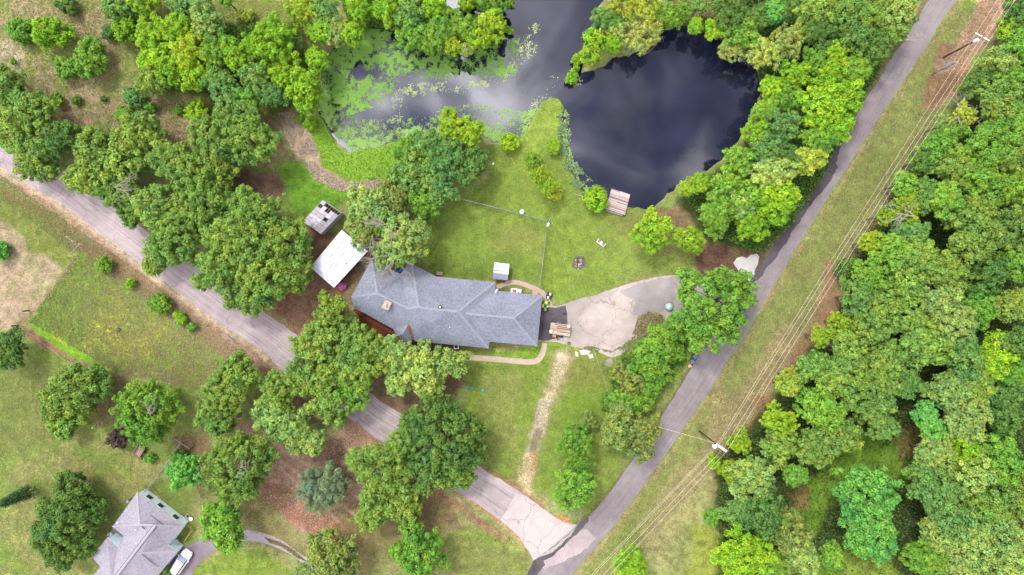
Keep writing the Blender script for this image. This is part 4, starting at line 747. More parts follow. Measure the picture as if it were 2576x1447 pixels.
house = empty('house', P(1130, 775), 'long main house with grey shingle hip roof in the middle of the picture', 'house')
q = dict(A=(320, -5), B=(690, 180), C=(790, 50), D=(840, 50), E=(1155, 215), F=(1912, 285), G=(1912, 395), H=(2520, 458), I=(2455, 1110), J=(1838, 1052), K=(1825, 1138), L=(890, 1048),
         M=(845, 1018), N=(805, 1092), O=(640, 972), P=(600, 890), Q=(95, 612), R=(58, 480))
e = {k: R7(*v, ZE) for k, v in q.items()}
r = {k: R7(*v) for k, v in dict(r1=(395, 432, 4.7), r2=(800, 630, 5.25), r3=(925, 602, 5.3), r4=(985, 622, 5.3), r5=(1440, 665, 5.3), r6=(1535, 690, 4.85), r7=(2150, 750, 4.85), s=(785, 838, 3.9), s2=(718, 945, 3.85), v=(945, 850, 4.2)).items()}
faces = [[e['R'], e['A'], r['r1']], [e['A'], e['B'], r['r2'], r['r1']], [e['B'], e['C'], r['r3'], r['r2']], [e['C'], e['D'], r['r3']], [e['D'], e['E'], r['r4'], r['r3']], [e['E'], e['F'], r['r5'], r['r4']],
         [e['F'], e['G'], r['r6'], r['r5']], [e['G'], e['H'], r['r7'], r['r6']], [e['H'], e['I'], r['r7']], [e['I'], e['J'], r['r6'], r['r7']], [e['J'], e['K'], r['r5'], r['r6']],
         [e['K'], e['L'], r['v'], r['r4'], r['r5']], [e['L'], e['M'], r['s'], r['v']], [e['M'], e['N'], r['s2'], r['s']], [e['N'], e['O'], r['s2']], [e['O'], e['P'], r['s2']], [e['P'], r['s'], r['s2']],
         [e['P'], e['Q'], r['r1'], r['r2'], r['s']], [r['r2'], r['r3'], r['r4'], r['v'], r['s']], [e['Q'], e['R'], r['r1']]]
roofing(house, None, faces, M['shingle'], ZE)
out = [e[k] for k in 'ABCDEFGHIJKLMNOPQR'][::-1]
if sum(out[i][0] * out[(i + 1) % len(out)][1] - out[(i + 1) % len(out)][0] * out[i][1] for i in range(len(out))) < 0: out = out[::-1]
fascia(house, out, ZE, M['white'])
caps(house, [(e['A'], r['r1']), (e['R'], r['r1']), (r['r1'], r['r2']), (r['r2'], r['r3']), (r['r3'], e['D']), (r['r3'], r['r4']), (r['r4'], r['r5']), (r['r5'], e['F']), (r['r5'], e['K']), (r['r6'], r['r7']), (r['r7'], e['H']), (r['r7'], e['I']), (r['s'], r['s2']), (r['s2'], e['O'])], M['cap'])
MB().prism(offset(out, .55), 0, ZE - .21, False).build('wall', M['brick'], house)
MB().prism(offset(out, .53), 0, .12, False).build('foundation', M['concrete'], house)
# chimney with cap and flue
cp = R7(522, 580, 4.9); cz = .48
ch = MB().box((cp.x, cp.y, 4.55), (1.05, 1.35, 1.7), -cz).build('chimney', M['white'], house)
MB().box((cp.x, cp.y, 5.44), (1.15, 1.45, .08), -cz).build('chimney_cap', mat('tan_mortar', pc(205, 175, 145), noise=.2, scale=5), ch)
MB().lathe((cp.x - .1, cp.y, 5.48), [(.16, 0), (.16, .35), (.26, .36), (.24, .46), (.02, .5)]).build('flue', M['steel'], ch)
vp = R7(1203, 607, 5.2); vt = MB().lathe((vp.x, vp.y, 5.0), [(.3, 0), (.3, .28), (.34, .3), (.18, .36), (.02, .37)]).build('roof_vent', M['pole'], house)
MB().lathe((vp.x, vp.y, 5.37), [(.14, 0), (.14, .1), (.02, .12)]).build('vent_top', M['white'], vt)
vp = R7(1325, 868, 4.2); MB().lathe((vp.x, vp.y, 3.7), [(.05, 0), (.05, .5)], 8).build('vent_pipe', M['white'], house)
# rusty leaf stain lying in the small valley is a drift of pine needles
a1 = R7(795, 850, 3.95); a2 = R7(845, 1005, 3.0); b = MB(); rg = random.Random(4)
for i in range(170):
    t = rg.random(); p = a1.lerp(a2, t) + Vector((rg.gauss(0, .09), rg.gauss(0, .09), .12)); b.box(p, (.22, .05, .02), rg.uniform(0, 3))
tag(b.build('needle_drift', mat('rusty_needles', pc(150, 95, 60), noise=.3), None), 'rust brown drift of needles in the small roof valley', 'needle litter', kind='stuff')
# dish on the notch
dp = P(1248, 731.5, 2.9); dish = empty('satellite_dish', (dp.x, dp.y, 2.5), 'pale satellite dish at the notch of the main roof', 'satellite dish')
b = MB(); prof = [(.02, 0), (.2, .03), (.34, .1), (.42, .17)]; b.lathe((0, 0, 0), prof, 18); from mathutils import Matrix
mm = Matrix.Translation((dp.x, dp.y, 3.0)) @ Matrix.Rotation(.9, 4, Vector((.5, .8, 0))); b.v = [tuple(mm @ Vector(v)) for v in b.v]; b.build('reflector', mat('pale_grey_metal', (.6, .63, .66), rough=.4, noise=.05), dish, True)
MB().tube([(dp.x, dp.y, 2.5), (dp.x, dp.y, 3.0)], .035, 6).tube([(dp.x, dp.y, 2.98), (dp.x + .3, dp.y - .2, 3.3)], .02, 5).build('arm', M['steel'], dish)
wk = P(1148.5, 871.5); ac = empty('air_conditioner', wk, 'white box air conditioner with round dark grille under the lower eave', 'air conditioner')
MB().box((wk.x, wk.y, .4), (.85, .8, .8)).build('housing', M['white'], ac, bevel=.04); MB().lathe((wk.x, wk.y, .8), [(.3, 0), (.3, .03), (.05, .05)], 20).build('fan_grille', M['dark'], ac)
# sunken red porch floor along the west eave
pp = [P(*t)[:2] for t in pts("893,776 988,829 1000,842 984,838 905,796 888,782")]; o = MB().prism(ccw(pp), 0.0, .18).build('porch_floor', mat('red_brown_deck', pc(120, 50, 38), noise=.35, scale=5), house)
bx = P(1106, 688); o = MB().box((bx.x, bx.y, .2), (1.1, .6, .4), -.07).build('step', M['concrete'], house)
cp2 = P(1010, 686); tarp = MB().box((cp2.x - .1, cp2.y + .1, .35), (1.2, 1.0, .7), .6).build('kiddie_pool', mat('blue_plastic', (.03, .2, .42), noise=.1), None, bevel=.08); tag(tarp, 'bright blue plastic tub in the roof notch', 'plastic tub')

# ---- neighbouring house
h2 = empty('house', P(350, 1400), 'neighbouring house with pale grey shingle roof in the lower left corner', 'house')
def R6(tx, ty, z=2.9): return P(201.3 + .1889 * tx, 1174 + .1889 * ty, z)
E2 = [R6(*t) for t in [(760, 348), (1357, 800), (1175, 1045), (1285, 1130), (1000, 1500), (880, 1660), (520, 1900), (60, 1600), (272, 1335), (165, 1210), (250, 1080), (360, 945), (500, 1072), (582, 925), (430, 800)]]
z2 = 4.9; p1 = R6(790, 775, 4.6); p2 = R6(1000, 780, z2); p3 = R6(430, 1530, z2); p4 = R6(820, 1150, 4.7); p5 = R6(700, 1250, 4.8)
fc = [[E2[14], E2[0], p1], [E2[0], E2[1], p2, p1], [E2[1], E2[2], p2], [E2[2], E2[3], p4, p2], [E2[3], E2[4], p4], [E2[4], E2[5], p5, p4], [p4, p5, p2], [E2[5], E2[6], p3, p5], [p5, p3, p2],
      [E2[6], E2[7], p3], [E2[7], E2[8], p3], [E2[8], E2[9], p3], [E2[9], E2[10], p3], [E2[10], E2[11], p3], [E2[11], E2[12], p3], [E2[12], E2[13], p2, p3], [E2[13], E2[14], p1, p2]]
roofing(h2, None, fc, M['shingle2'], 2.9); out2 = E2[::-1]
if sum(out2[i][0] * out2[(i + 1) % len(out2)][1] - out2[(i + 1) % len(out2)][0] * out2[i][1] for i in range(len(out2))) < 0: out2 = out2[::-1]
fascia(h2, out2, 2.9, M['white']); cap2 = mat('pale_ridge', pc(176, 171, 180), speckle=.12, sp_scale=8)
caps(h2, [(p1, E2[0]), (p1, E2[14]), (p1, p2), (p2, E2[1]), (p4, E2[3])], cap2, .3)
caps(h2, [(p2, p3)], cap2, .5, .1)
b = MB()
for s_ in (-.27, .27):
    d = (p3 - p2).normalized(); n_ = Vector((-d.y, d.x, 0)) * s_; b.tube([p2 + n_ + Vector((0, 0, .02)), p3 + n_ + Vector((0, 0, .02))], .06, 4)
b.build('ridge_vent', mat('dark_edge', pc(110, 108, 118), noise=.05), h2)
b = MB()
for a_, c_ in (((930, 640, 3.6), (1180, 830, 3.55)), ((805, 785, 4.6), (870, 838, 4.45)), ((820, 1165, 4.72), (1035, 1335, 3.85))):
    a_, c_ = R6(*a_), R6(*c_); m_ = a_.lerp(c_, .5); m_.z += .08; b.tube([a_, m_, c_], [.05, .12, .05], 5)
b.build('flashing', mat('grey_flashing', pc(130, 128, 138), noise=.05), h2)
for t in ((508, 745, 3.2), (745, 842, 4.0), (757, 1010, 4.1), (540, 1320, 3.9)):
    v_ = R6(*t); MB().lathe((v_.x, v_.y, v_.z - .1), [(.09, -.3), (.09, .42), (.02, .45)], 8).build('vent_pipe', M['white'], h2)
ws = offset(out2, .12)
wl2 = MB().prism(ws, 0, 2.69, False).build('wall', M['bluewall'], h2)
a, c = R6(760, 348), R6(1357, 800); d = (c - a).normalized(); nrm = Vector((-d.y, d.x, 0)); nrm = nrm if nrm.x > 0 else -nrm; ang = math.atan2(d.y, d.x)
for t in (.19, .44, .78):
    p = a.lerp(c, t) - nrm * .11; w = MB().box((p.x, p.y, 1.55), (1.15, .08, 1.2), ang).build('window', M['white'], h2); MB().box((p.x + nrm.x * .04, p.y + nrm.y * .04, 1.55), (1.0, .05, 1.05), ang).build('pane', M['glass'], w)
# bathroom pipe on the edge, patio litter
v_ = R6(688, 432, 0); g = empty('gas_meter', v_, 'pale meter box beside the neighbouring house corner', 'meter'); MB().box((v_.x, v_.y, .7), (.45, .35, 1.4), .6).build('meter_box', M['steel'], g, bevel=.03)
pt = [R6(*t, 0.03)[:2] for t in ((440, 810), (580, 925), (500, 1070), (365, 950))]; MB().prism(ccw(pt), 0, .05).build('patio', M['concrete'], h2)
rg = random.Random(12); w0 = R6(440, 890, 0)
def chair(x, y, rz, label, mt, grp='garden chairs'):
    o = empty('chair', (x, y, 0), label, 'chair', grp, rz); mw = o.matrix_basis; b = MB()
    def bb(n, lst): 
        m_ = MB()
        for c_, d_ in lst: m_.box(mw @ Vector(c_), d_, rz)
        return m_.build(n, mt, o)
    bb('seat', [((0, 0, .42), (.5, .5, .05))]); bb('backrest', [((0, .25, .72), (.5, .05, .6))])
    for sx in (-1, 1):
        for sy in (-1, 1): bb('leg', [((sx * .22, sy * .22, .2), (.045, .045, .4))])
        bb('armrest', [((sx * .27, 0, .62), (.05, .5, .04))])
    return o
chair(w0.x - .2, w0.y, .8, 'white metal chair in the courtyard notch of the neighbouring house', M['white'], None)
lb = R6(405, 880, 0); ld = R6(455, 825, 0); b = MB(); d = (ld - lb) * 1.3; s_ = Vector((-d.y, d.x, 0)).normalized() * .22
for k_ in (-1, 1): b.tube([lb + s_ * k_ + Vector((0, 0, .5)), lb + d + s_ * k_ + Vector((0, 0, 2.2))], .04, 5)
for i in range(7): q_ = lb + d * (i / 7 + .07) + Vector((0, 0, .5 + 1.7 * (i / 7 + .07))); b.tube([q_ - s_, q_ + s_], .025, 4)
tag(b.build('ladder', M['wood'], None), 'wooden ladder leaning in the courtyard of the neighbouring house', 'ladder')
# yellow handrail and steps
st = empty('wooden_steps', R6(1255, 1050, 0), 'new lumber steps beside the parked white car', 'steps')
for i in range(4): p = R6(1215 + i * 22, 1020 + i * 18, 0); MB().box((p.x, p.y, .66 - i * .16), (.34, 1.0, .05), ang + .0).build('tread', M['newwood'], st)
for s_ in (-.5, .5):
    p = R6(1215, 1020, 0); p_ = R6(1285, 1078, 0); w_ = Vector((d.x, d.y, 0)).normalized(); nn = Vector((-(p_ - p).y, (p_ - p).x, 0)).normalized() * s_
    MB().tube([p + nn + Vector((0, 0, .6)), p_ + nn + Vector((0, 0, .08))], .05, 4).build('stringer', M['newwood'], st)
fr = empty('wooden_rail', R6(1495, 840, 0), 'angled yellow lumber rail fence beside the neighbouring house', 'rail fence')
c3 = [R6(1402, 768, .9), R6(1495, 840, .9), R6(1440, 915, .9), R6(1385, 1000, .9)]
MB().tube(c3, .055, 4).build('rail', M['newwood'], fr); MB().tube([Vector((p.x, p.y, .45)) for p in c3], .04, 4).build('rail', M['newwood'], fr)
for p in c3: MB().box((p.x, p.y, .45), (.1, .1, .9)).build('post', M['newwood'], fr)
p = R6(1440, 657, 0); pl = empty('planter', p, 'round pale planter ring with dark soil by the neighbouring house', 'planter'); MB().lathe(p, [(.42, 0), (.42, .28), (.3, .28), (.26, .14), (.02, .14)], 18).build('pot', M['stone'], pl); MB().lathe(p + Vector((0, 0, .14)), [(.25, 0), (.2, .1), (.02, .12)], 10).build('soil', M['pole'], pl)
p = R6(1488, 688, 0); pl = empty('flower_pot', p, 'small white flower pot beside the ring planter', 'flower pot'); MB().lathe(p, [(.2, 0), (.3, .35), (.33, .4), (.22, .4), (.2, .3), (.02, .3)], 14).build('pot', M['white'], pl)
p = R6(1298, 978, 0); o = MB().lathe(p, [(.14, 0), (.16, .35), (.12, .36), (.02, .3)], 12).build('bucket', M['white'], None); tag(o, 'small white bucket on the grass inside the yellow rail', 'bucket')

# ---- white metal shed
def wall_box(o, cr, z, mt, name='wall'): return MB().prism(ccw([tuple(p[:2]) for p in cr]), 0, z, False).build(name, mt, o)
def tt(p, q_, t): return p.lerp(q_, t)
def R4(tx, ty, z=0): return P(737.9 + .19698 * tx, 469.6 + .19698 * ty, z)
sh = empty('metal_shed', P(851, 652), 'white ribbed metal shed roof left of the main house', 'shed')
k = [R4(618, 560, 3.0), R4(945, 822, 2.6), R4(520, 1287, 2.6), R4(220, 1030, 3.0)]
b = MB(); N_ = 46
for i in range(N_):
    for j, (h0, h1) in enumerate(((0, .0),)):
        t0, t1 = i / N_, (i + 1) / N_; tm_ = (t0 + t1) / 2; u = Vector((0, 0, .05)); a0, a1 = tt(k[0], k[1], t0), tt(k[3], k[2], t0); m0, m1 = tt(k[0], k[1], t0 + .55 / N_), tt(k[3], k[2], t0 + .55 / N_); q0, q1 = tt(k[0], k[1], t0 + .78 / N_), tt(k[3], k[2], t0 + .78 / N_); c0, c1 = tt(k[0], k[1], t1), tt(k[3], k[2], t1)
        b.add([a0, a1, m0, m1, q0 + u, q1 + u, c0, c1], [(0, 1, 3, 2), (2, 3, 5, 4), (4, 5, 7, 6)])
b.build('roof', M['tin'], sh)
cen = sum(k, Vector()) / 4; wl_ = [cen + (p - cen) * .95 for p in k]; wall_box(sh, wl_, 2.5, mat('dark_red_brown_siding', pc(95, 70, 72), noise=.3, scale=3))
b = MB()
for i in range(4): b.tube([k[i] - Vector((0, 0, .05)), k[(i + 1) % 4] - Vector((0, 0, .05))], .05, 4)
b.build('trim', M['white'], sh)
b = MB(); rg = random.Random(3)   # rust holes and streak marks along the ribs
for i in range(34):
    u_, v_ = round(rg.uniform(.05, .95) * 46) / 46, rg.uniform(.02, .9); L_ = rg.choice([.03, .05, .12, .2]) if v_ < .6 else .01; p = tt(tt(k[0], k[1], u_), tt(k[3], k[2], u_), v_); p_ = tt(tt(k[0], k[1], u_), tt(k[3], k[2], u_), v_ + L_); u0 = Vector((0, 0, .085)); b.tube([p + u0, p_ + u0], .035, 4)
b.build('rust_marks', mat('rust_streak', pc(178, 172, 180), noise=.3), sh)['kind'] = 'stuff'
vp = R4(672, 985, 2.9); MB().lathe((vp.x, vp.y, 2.7), [(.14, 0), (.14, .25), (.05, .27)], 10).build('vent_pipe', M['steel'], sh)

# ---- broken shed: sheets missing, rafters and dark inside show
s2 = empty('broken_shed', P(815, 548), 'collapsing shed with missing grey roof sheets', 'shed')
k = [R4(378, 172, 2.5), R4(612, 332, 2.5), R4(352, 606, 2.3), R4(118, 446, 2.3)]; cen = sum(k, Vector()) / 4
def uv(u, v, z=0): p = tt(tt(k[0], k[1], u), tt(k[3], k[2], u), v); p.z += z; return p
b = MB(); wt_ = mat('old_pale_boards', pc(200, 205, 215), noise=.25, scale=4)
for i in range(4):
    a_, c_ = cen + (k[i] - cen) * .97, cen + (k[(i + 1) % 4] - cen) * .97; d_ = c_ - a_; b.box(((a_.x + c_.x) / 2, (a_.y + c_.y) / 2, 1.15), (d_.length, .07, 2.3), math.atan2(d_.y, d_.x))
b.build('wall', wt_, s2)
MB().prism(ccw([tuple((cen + (p - cen) * .93)[:2]) for p in k]), 0, .1, False).build('shed_floor', M['pole'], s2)
b = MB()
for i in range(9): u_ = i / 8; b.tube([uv(u_, 0, -.05), uv(u_, 1, -.05)], .04, 4)
for i in range(8): v_ = i / 7; b.tube([uv(0, v_, -.03), uv(1, v_, -.03)], .035, 4)
b.build('rafter', M['wood'], s2)
rg = random.Random(22); cols = [mat('sheet_grey', pc(222, 216, 222), noise=.2, scale=3), mat('sheet_tan', pc(200, 192, 196), noise=.25, scale=3), mat('sheet_dark', pc(172, 166, 174), noise=.25, scale=3)]
holes = {(1, 0), (2, 0), (3, 0), (4, 0), (0, 0), (2, 1), (3, 3), (0, 1)}
for i in range(5):
    for j in range(7):
        if (i, j) in holes and rg.random() < .93: continue
        u0, u1, v0, v1 = i / 5 + .004, (i + 1) / 5 - .004, j / 7 + rg.uniform(0, .01), (j + 1) / 7 - rg.uniform(0, .012); zz = .02 + .012 * ((i + j) % 3)
        MB().add([uv(u0, v0, zz), uv(u1, v0, zz), uv(u1, v1, zz), uv(u0, v1, zz), uv(u0, v0, zz + .02), uv(u1, v0, zz + .02), uv(u1, v1, zz + .02), uv(u0, v1, zz + .02)], [(7, 6, 5, 4), (0, 1, 2, 3), (0, 4, 5, 1), (1, 5, 6, 2), (2, 6, 7, 3), (3, 7, 4, 0)]).build('roof_sheet', cols[2 if i == 4 or i == 3 and j > 3 else rg.randrange(2)], s2)
# pink azalea
pk = P(863, 721); o = empty('flowering_bush', pk, 'pink flowering bush at the lower corner of the white shed', 'bush'); me = PROTO['X'][0][1].copy(); me.materials.clear(); me.materials.append(M['leaf'])
f_ = bpy.data.objects.new('blossom', me); C.objects.link(f_); f_.parent = o; f_.location = (0, 0, .5); f_.scale = (.85, .75, .8); f_.color = (.62, .16, .36, 1); MB().tube([pk, pk + Vector((0, 0, .5))], [.08, .05], 5).build('stem', M['bark'], o)

# ---- dog house on bricks
def R5(tx, ty, z=0): return P(1174 + .197 * tx, 620.5 + .197 * ty, z)
dg = empty('dog_house', P(1262, 684), 'small dog house with white and grey roof on the back lawn', 'dog house')
k = [R5(353, 198, 1.5), R5(547, 222, 1.5), R5(521, 432, 1.5), R5(329, 411, 1.5)]; r1_, r2_ = R5(339, 340, 2.1), R5(532, 364, 2.1)
MB().add([k[0], k[1], r2_, r1_], [(0, 3, 2, 1)]).build('roof', mat('whitened_roof', pc(225, 224, 228), noise=.2, scale=4), dg); MB().add([k[2], k[3], r1_, r2_], [(0, 3, 2, 1)]).build('roof', mat('grey_roof', pc(160, 164, 178), noise=.12, scale=6), dg)
b = MB(); b.tube([R5(342, 303, 1.98), R5(462, 316, 1.98)], .035, 4).tube([R5(395, 300, 1.99), R5(400, 300, 1.99)], .05, 4); b.build('gap', M['dark'], dg); caps(dg, [(r1_, r2_)], M['cap'], .25)
cen = sum(k, Vector()) / 4; wc = [cen + (p - cen) * .86 for p in k]; wall_box(dg, wc, 1.5, M['wood']); dd_ = tt(wc[3], wc[2], .5); MB().box((dd_.x, dd_.y, .5), (.7, .05, .9), -.1).build('doorway', M['dark'], dg)
b = MB(); 
for i in range(4): p = R5(350 + i * 42, 445 + (i % 2) * 6); b.box((p.x, p.y, .06), (.42, .3, .12), .2 * i)
tag(b.build('stepping_stones', M['brick'], None), 'row of red brick stepping stones below the dog house', 'bricks')

# ---- dock
dk = empty('dock', P(1554, 507), 'square weathered plank dock at the edge of the dark pond', 'dock')
k = [P(1538.5, 473.8, .6), P(1585.4, 489.8, .6), P(1572, 541, .6), P(1523.5, 525, .6)]; rg = random.Random(5)
wm = [mat('plank_pink', pc(196, 168, 160), noise=.3, scale=7), mat('plank_pale', pc(214, 206, 200), noise=.3, scale=7), mat('plank_brown', pc(150, 122, 112), noise=.3, scale=7)]
bs = [MB(), MB(), MB()]
for i in range(26):
    v0, v1 = i / 26 + .003, (i + 1) / 26 - .003; w_ = 1 if i < 6 or i > 22 else (2 if rg.random() < .2 else 0 if rg.random() < .7 else 1); zz = rg.uniform(0, .02)
    for (u0, u1) in (((0, 1),) if rg.random() < .6 else ((0, .45), (.455, 1))):
        ww = w_ if rg.random() < .7 else rg.randrange(3); q0 = [tt(tt(k[0], k[1], u), tt(k[3], k[2], u), v) for u, v in ((u0, v0), (u1, v0), (u1, v1), (u0, v1))]
        bs[ww].add([(p.x, p.y, .54 + zz) for p in q0] + [(p.x, p.y, .6 + zz) for p in q0], [(7, 6, 5, 4), (0, 1, 2, 3), (0, 4, 5, 1), (1, 5, 6, 2), (2, 6, 7, 3), (3, 7, 4, 0)])
for bb_, m_ in zip(bs, wm): bb_.build('planks', m_, dk)
for p in k: MB().box((p.x * .995, p.y, -.3), (.15, .15, 1.6)).build('post', M['pole'], dk)
b = MB().tube([tt(k[3], k[2], .08) - Vector((.08, .2, .1)), tt(k[3], k[2], .9) - Vector((.08, .2, .1))], .1, 4); b.build('step', M['wood'], dk)
lg = MB().tube([P(1444, 487, .1), P(1458, 492, .12), P(1472, 497, .1)], .09, 6).build('log', M['twig'], None); tag(lg, 'pale straight log on the bank left of the dock', 'log')

# ---------------------------------------------------------------- fences
def chain_fence(line, h, label, step=2.6, post_r=.045, mesh=True, mt=None, name='chain_link_fence', top=.05):
    mt = mt or M['steel']; w = [P(x, y, h) for x, y in line]; base = Vector((w[0].x, w[0].y, 0)); o = empty(name, base, label, 'fence')
    MB().tube(w, top, 6).build('top_rail', mt, o); pr = MB(); mb = MB(); first = True
    for a, c in zip(w[:-1], w[1:]):
        L = (c - a).length; n = max(1, round(L / step))
        for i in range(n + 1):
            if i == 0 and not first: continue
            p = a.lerp(c, i / n); MB().lathe((p.x, p.y, 0), [(post_r, 0), (post_r, h + .04), (.005, h + .07)], 6).build('post', mt, o)
        first = False
        if mesh:
            m = int(L / .22); d = (c - a) / L
            for i in range(-int(h / .22), m):
                for sg in (1, -1):
                    x0, x1 = i * .22, i * .22 + h; z0, z1 = (.03, h) if sg > 0 else (h, .03)
                    if x1 < 0 or x0 > L: continue
                    if x0 < 0: z0 += (z1 - z0) * (-x0 / h); x0 = 0
                    if x1 > L: z1 = z0 + (z1 - z0) * (L - x0) / (x1 - x0); x1 = L
                    A_, B_ = a + d * x0, a + d * x1; mb.tube([(A_.x, A_.y, z0), (B_.x, B_.y, z1)], .006, 3, False)
    if mesh: mb.build('wire_mesh', mt, o)
    return o
chain_fence(pts("1072,554 1108,526 1146,497 1250,523 1376,555 1368,640 1357,722"), 1.4, 'chain link fence round the back lawn of the main house', 3)
chain_fence(pts("452,1118 430,1150 400,1190 372,1228 352,1249"), 1.5, 'chain link fence running up from the neighbouring house corner', 2.5)
chain_fence(pts("191,645 160,690 120,742 77,784 48,822"), 1.2, 'thin wire fence between the bare lot and the yellow green field', 5, .03, False, M['wood'], 'wire_fence', .012)
chain_fence(pts("48,822 100,858 160,905 230,930"), 1.2, 'wire fence along the lower left edge of the yellow green field', 4, .03, False, M['wood'], 'wire_fence', .03)
for x, y, x2, y2, lb_ in ((199, 614, 172, 644, 'longer white gate pipe at the field corner'), (167, 595, 181, 606, 'short white gate pipe beside the verge')):
    a_, c_ = P(x, y, 1.1), P(x2, y2, 1.1); o = empty('gate_pipe', (a_.x, a_.y, 0), lb_, 'gate pipe'); MB().tube([a_, c_], .04, 6).build('rail', M['steel'], o)
    for p in (a_, c_): MB().tube([(p.x, p.y, 0), (p.x, p.y, 1.15)], .04, 6).build('post', M['white'], o)
for x, y, lb_ in ((73, 782, 'short brown fence post, upper one at the bare lot corner'), (45, 819, 'short brown fence post, lower one at the bare lot corner'), (1324, 1436, None)):
    if lb_: p = P(x, y, 0); o = MB().lathe(p, [(.12, 0), (.11, 1.6), (.02, 1.65)], 8).build('fence_post', M['pole']); tag(o, lb_, 'fence post')
for x, y, lb_ in ((1320.8, 1438, ''), (1246, 1358, 'thin dark stake nearer the leaf strip'), (1281.5, 1355, 'thin dark stake nearer the side road'), (1268, 1375, 'thin dark stake at the fence line bend')):
    if lb_: p = P(x, y, 0); o = MB().tube([p, p + Vector((0, 0, 1.2))], .05, 6).build('stake', M['pole']); tag(o, lb_ + ' in the lower lawn', 'stake')
a_, c_ = P(438, 1103, 1.3), P(477, 1129, 1.3); o = empty('hitching_rail', (a_.x, a_.y, 0), 'pale wooden rail at the top end of the neighbour chain fence', 'rail'); MB().tube([a_, c_], .08, 6).build('rail', M['wood'], o)
for p in (a_, a_.lerp(c_, .5), c_): MB().tube([(p.x, p.y, 0), (p.x, p.y, 1.3)], .07, 6).build('post', M['pole'], o)
o = MB().tube([P(559, 834, .1), P(590, 862, .1)], .08, 8).build('drain_pipe', M['steel']); tag(o, 'white pipe lying on the verge of the side road', 'pipe')

# ---------------------------------------------------------------- poles and lines
def upole(x, y, h, label, arm, sides, gear):
    b_ = P(x, y, 0); o = empty('utility_pole', b_, label, 'utility pole', 'utility poles'); MB().lathe(b_, [(.17, 0), (.15, h * .5), (.11, h), (.01, h + .03)], 10).build('pole', M['pole'], o)
    d = Vector((math.cos(arm), math.sin(arm), 0)); gm = mat('pale_grey_paint', (.48, .48, .5), noise=.05)
    for lo, hi, off in sides:
        p = b_ + Vector((0, 0, h - .35)) + Vector((-d.y, d.x, 0)) * off
        MB().box(p + d * (lo + hi) / 2, (hi - lo, .11, .13), arm).build('crossarm', gm, o)
    for s in gear['ins']: p = b_ + d * s + Vector((0, 0, h - .28)); MB().lathe(p, [(.05, 0), (.07, .08), (.04, .16), (.06, .2), (.01, .24)], 8).build('insulator', M['white'], o)
    if 'tr' in gear: p = b_ + Vector((-d.y, d.x, 0)) * gear['tr'][0] + d * gear['tr'][1] + Vector((0, 0, h - 1.7)); MB().lathe(p, [(.24, 0), (.27, .1), (.27, .85), (.22, .95), (.02, .98)], 14).build('transformer', gm, o); MB().box((p + b_ + Vector((0, 0, h - 1.2))) / 2, (.4, .06, .06), arm + math.pi / 2).build('bracket', M['steel'], o)
    return b_, d
h1, h2_ = 10.6, 10.2
b1, d1 = upole(1759.5, 1085, h1, 'lower utility pole with transformer beside the right road', -.60, [(-.2, 1.9, .12), (-.2, 1.9, -.12)], dict(ins=(-.1, .15, 1.1, 1.8), tr=(-.5, .15)))
b2, d2 = upole(2372.8, 145.3, h2_, 'upper utility pole with wide crossarm near the top right corner', -.52, [(-1.25, 1.3, .1)], dict(ins=(-1.2, -.15, .5, 1.2), tr=(-.35, -.2)))
def sag(a, c, s, n=16): return [a.lerp(c, i / n) - Vector((0, 0, s * 4 * (i / n) * (1 - i / n))) for i in range(n + 1)]
offs1, offs2 = (-.1, .15, 1.1, 1.8), (-1.2, -.15, .5, 1.2); nms = ['first (leftmost)', 'second', 'third', 'fourth (rightmost)']
for i in range(4):
    q1 = b1 + d1 * offs1[i] + Vector((0, 0, h1 - .05)); q2 = b2 + d2 * offs2[i] + Vector((0, 0, h2_ - .05)); n0 = Vector((math.cos(-.75), math.sin(-.75), 0))
    q0 = q1 + (P(1105, 1855, h1) - P(1805, 1113, h1)) + n0 * (offs1[i] - .9) * .35; q0.z = h1; q3 = q2 + (P(2467 + 520, 88 - 804, h2_) - P(2467, 88, h2_)); q3.z = h2_
    o = MB().tube(sag(q0, q1, .5) + sag(q1, q2, .7)[1:] + sag(q2, q3, .6)[1:], .011, 4).build('power_line', M['wire']); tag(o, f'{nms[i]} pale overhead wire along the right road', 'power line', 'overhead wires')
# service drop: slim pole on the lawn, cable to the house corner pole and across the road
p_ = P(1535, 1028, 0); hs = 6.6; sp = empty('service_pole', p_, 'slim service pole with white top beside the olive green tree', 'utility pole', 'utility poles'); pt_ = p_ + Vector((0, 0, hs))
MB().lathe(p_, [(.1, 0), (.07, hs), (.01, hs + .02)], 8).build('pole', M['twig'], sp); MB().box(pt_ - Vector((0, 0, .3)), (.7, .14, .2), -.6).build('bracket', M['white'], sp)
p2_ = P(1374, 572, 0); yl = empty('yard_light_pole', p2_, 'short pole with white lamp head at the upper right fence corner', 'light pole'); y2 = P(1385, 547, 5.6)
p2_ = Vector((y2.x, y2.y, 0)); MB().lathe(p2_, [(.09, 0), (.07, 5.6), (.01, 5.62)], 8).build('pole', M['wood'], yl); MB().tube([p2_ + Vector((0, 0, 5.4)), p2_ + Vector((-.35, -1.0, 5.5))], .05, 6).build('arm', M['steel'], yl)
MB().box(p2_ + Vector((-.4, -1.2, 5.5)), (.3, .55, .16), -.3).build('lamp_head', M['white'], yl, bevel=.04)
thin = mat('thin_grey_cable', pc(190, 185, 170, .6), noise=.05)
o = MB().tube(sag(Vector((p2_.x, p2_.y, 5.6)), pt_, .5), .010, 4).build('service_cable', thin); tag(o, 'thin cable from the fence corner lamp to the slim pole', 'cable')
o = MB().tube(sag(pt_, b1 + Vector((0, 0, h1 - 1.4)), .5), .014, 4).build('service_cable', M['wire']); tag(o, 'pale cable crossing the right road to the utility pole', 'cable')
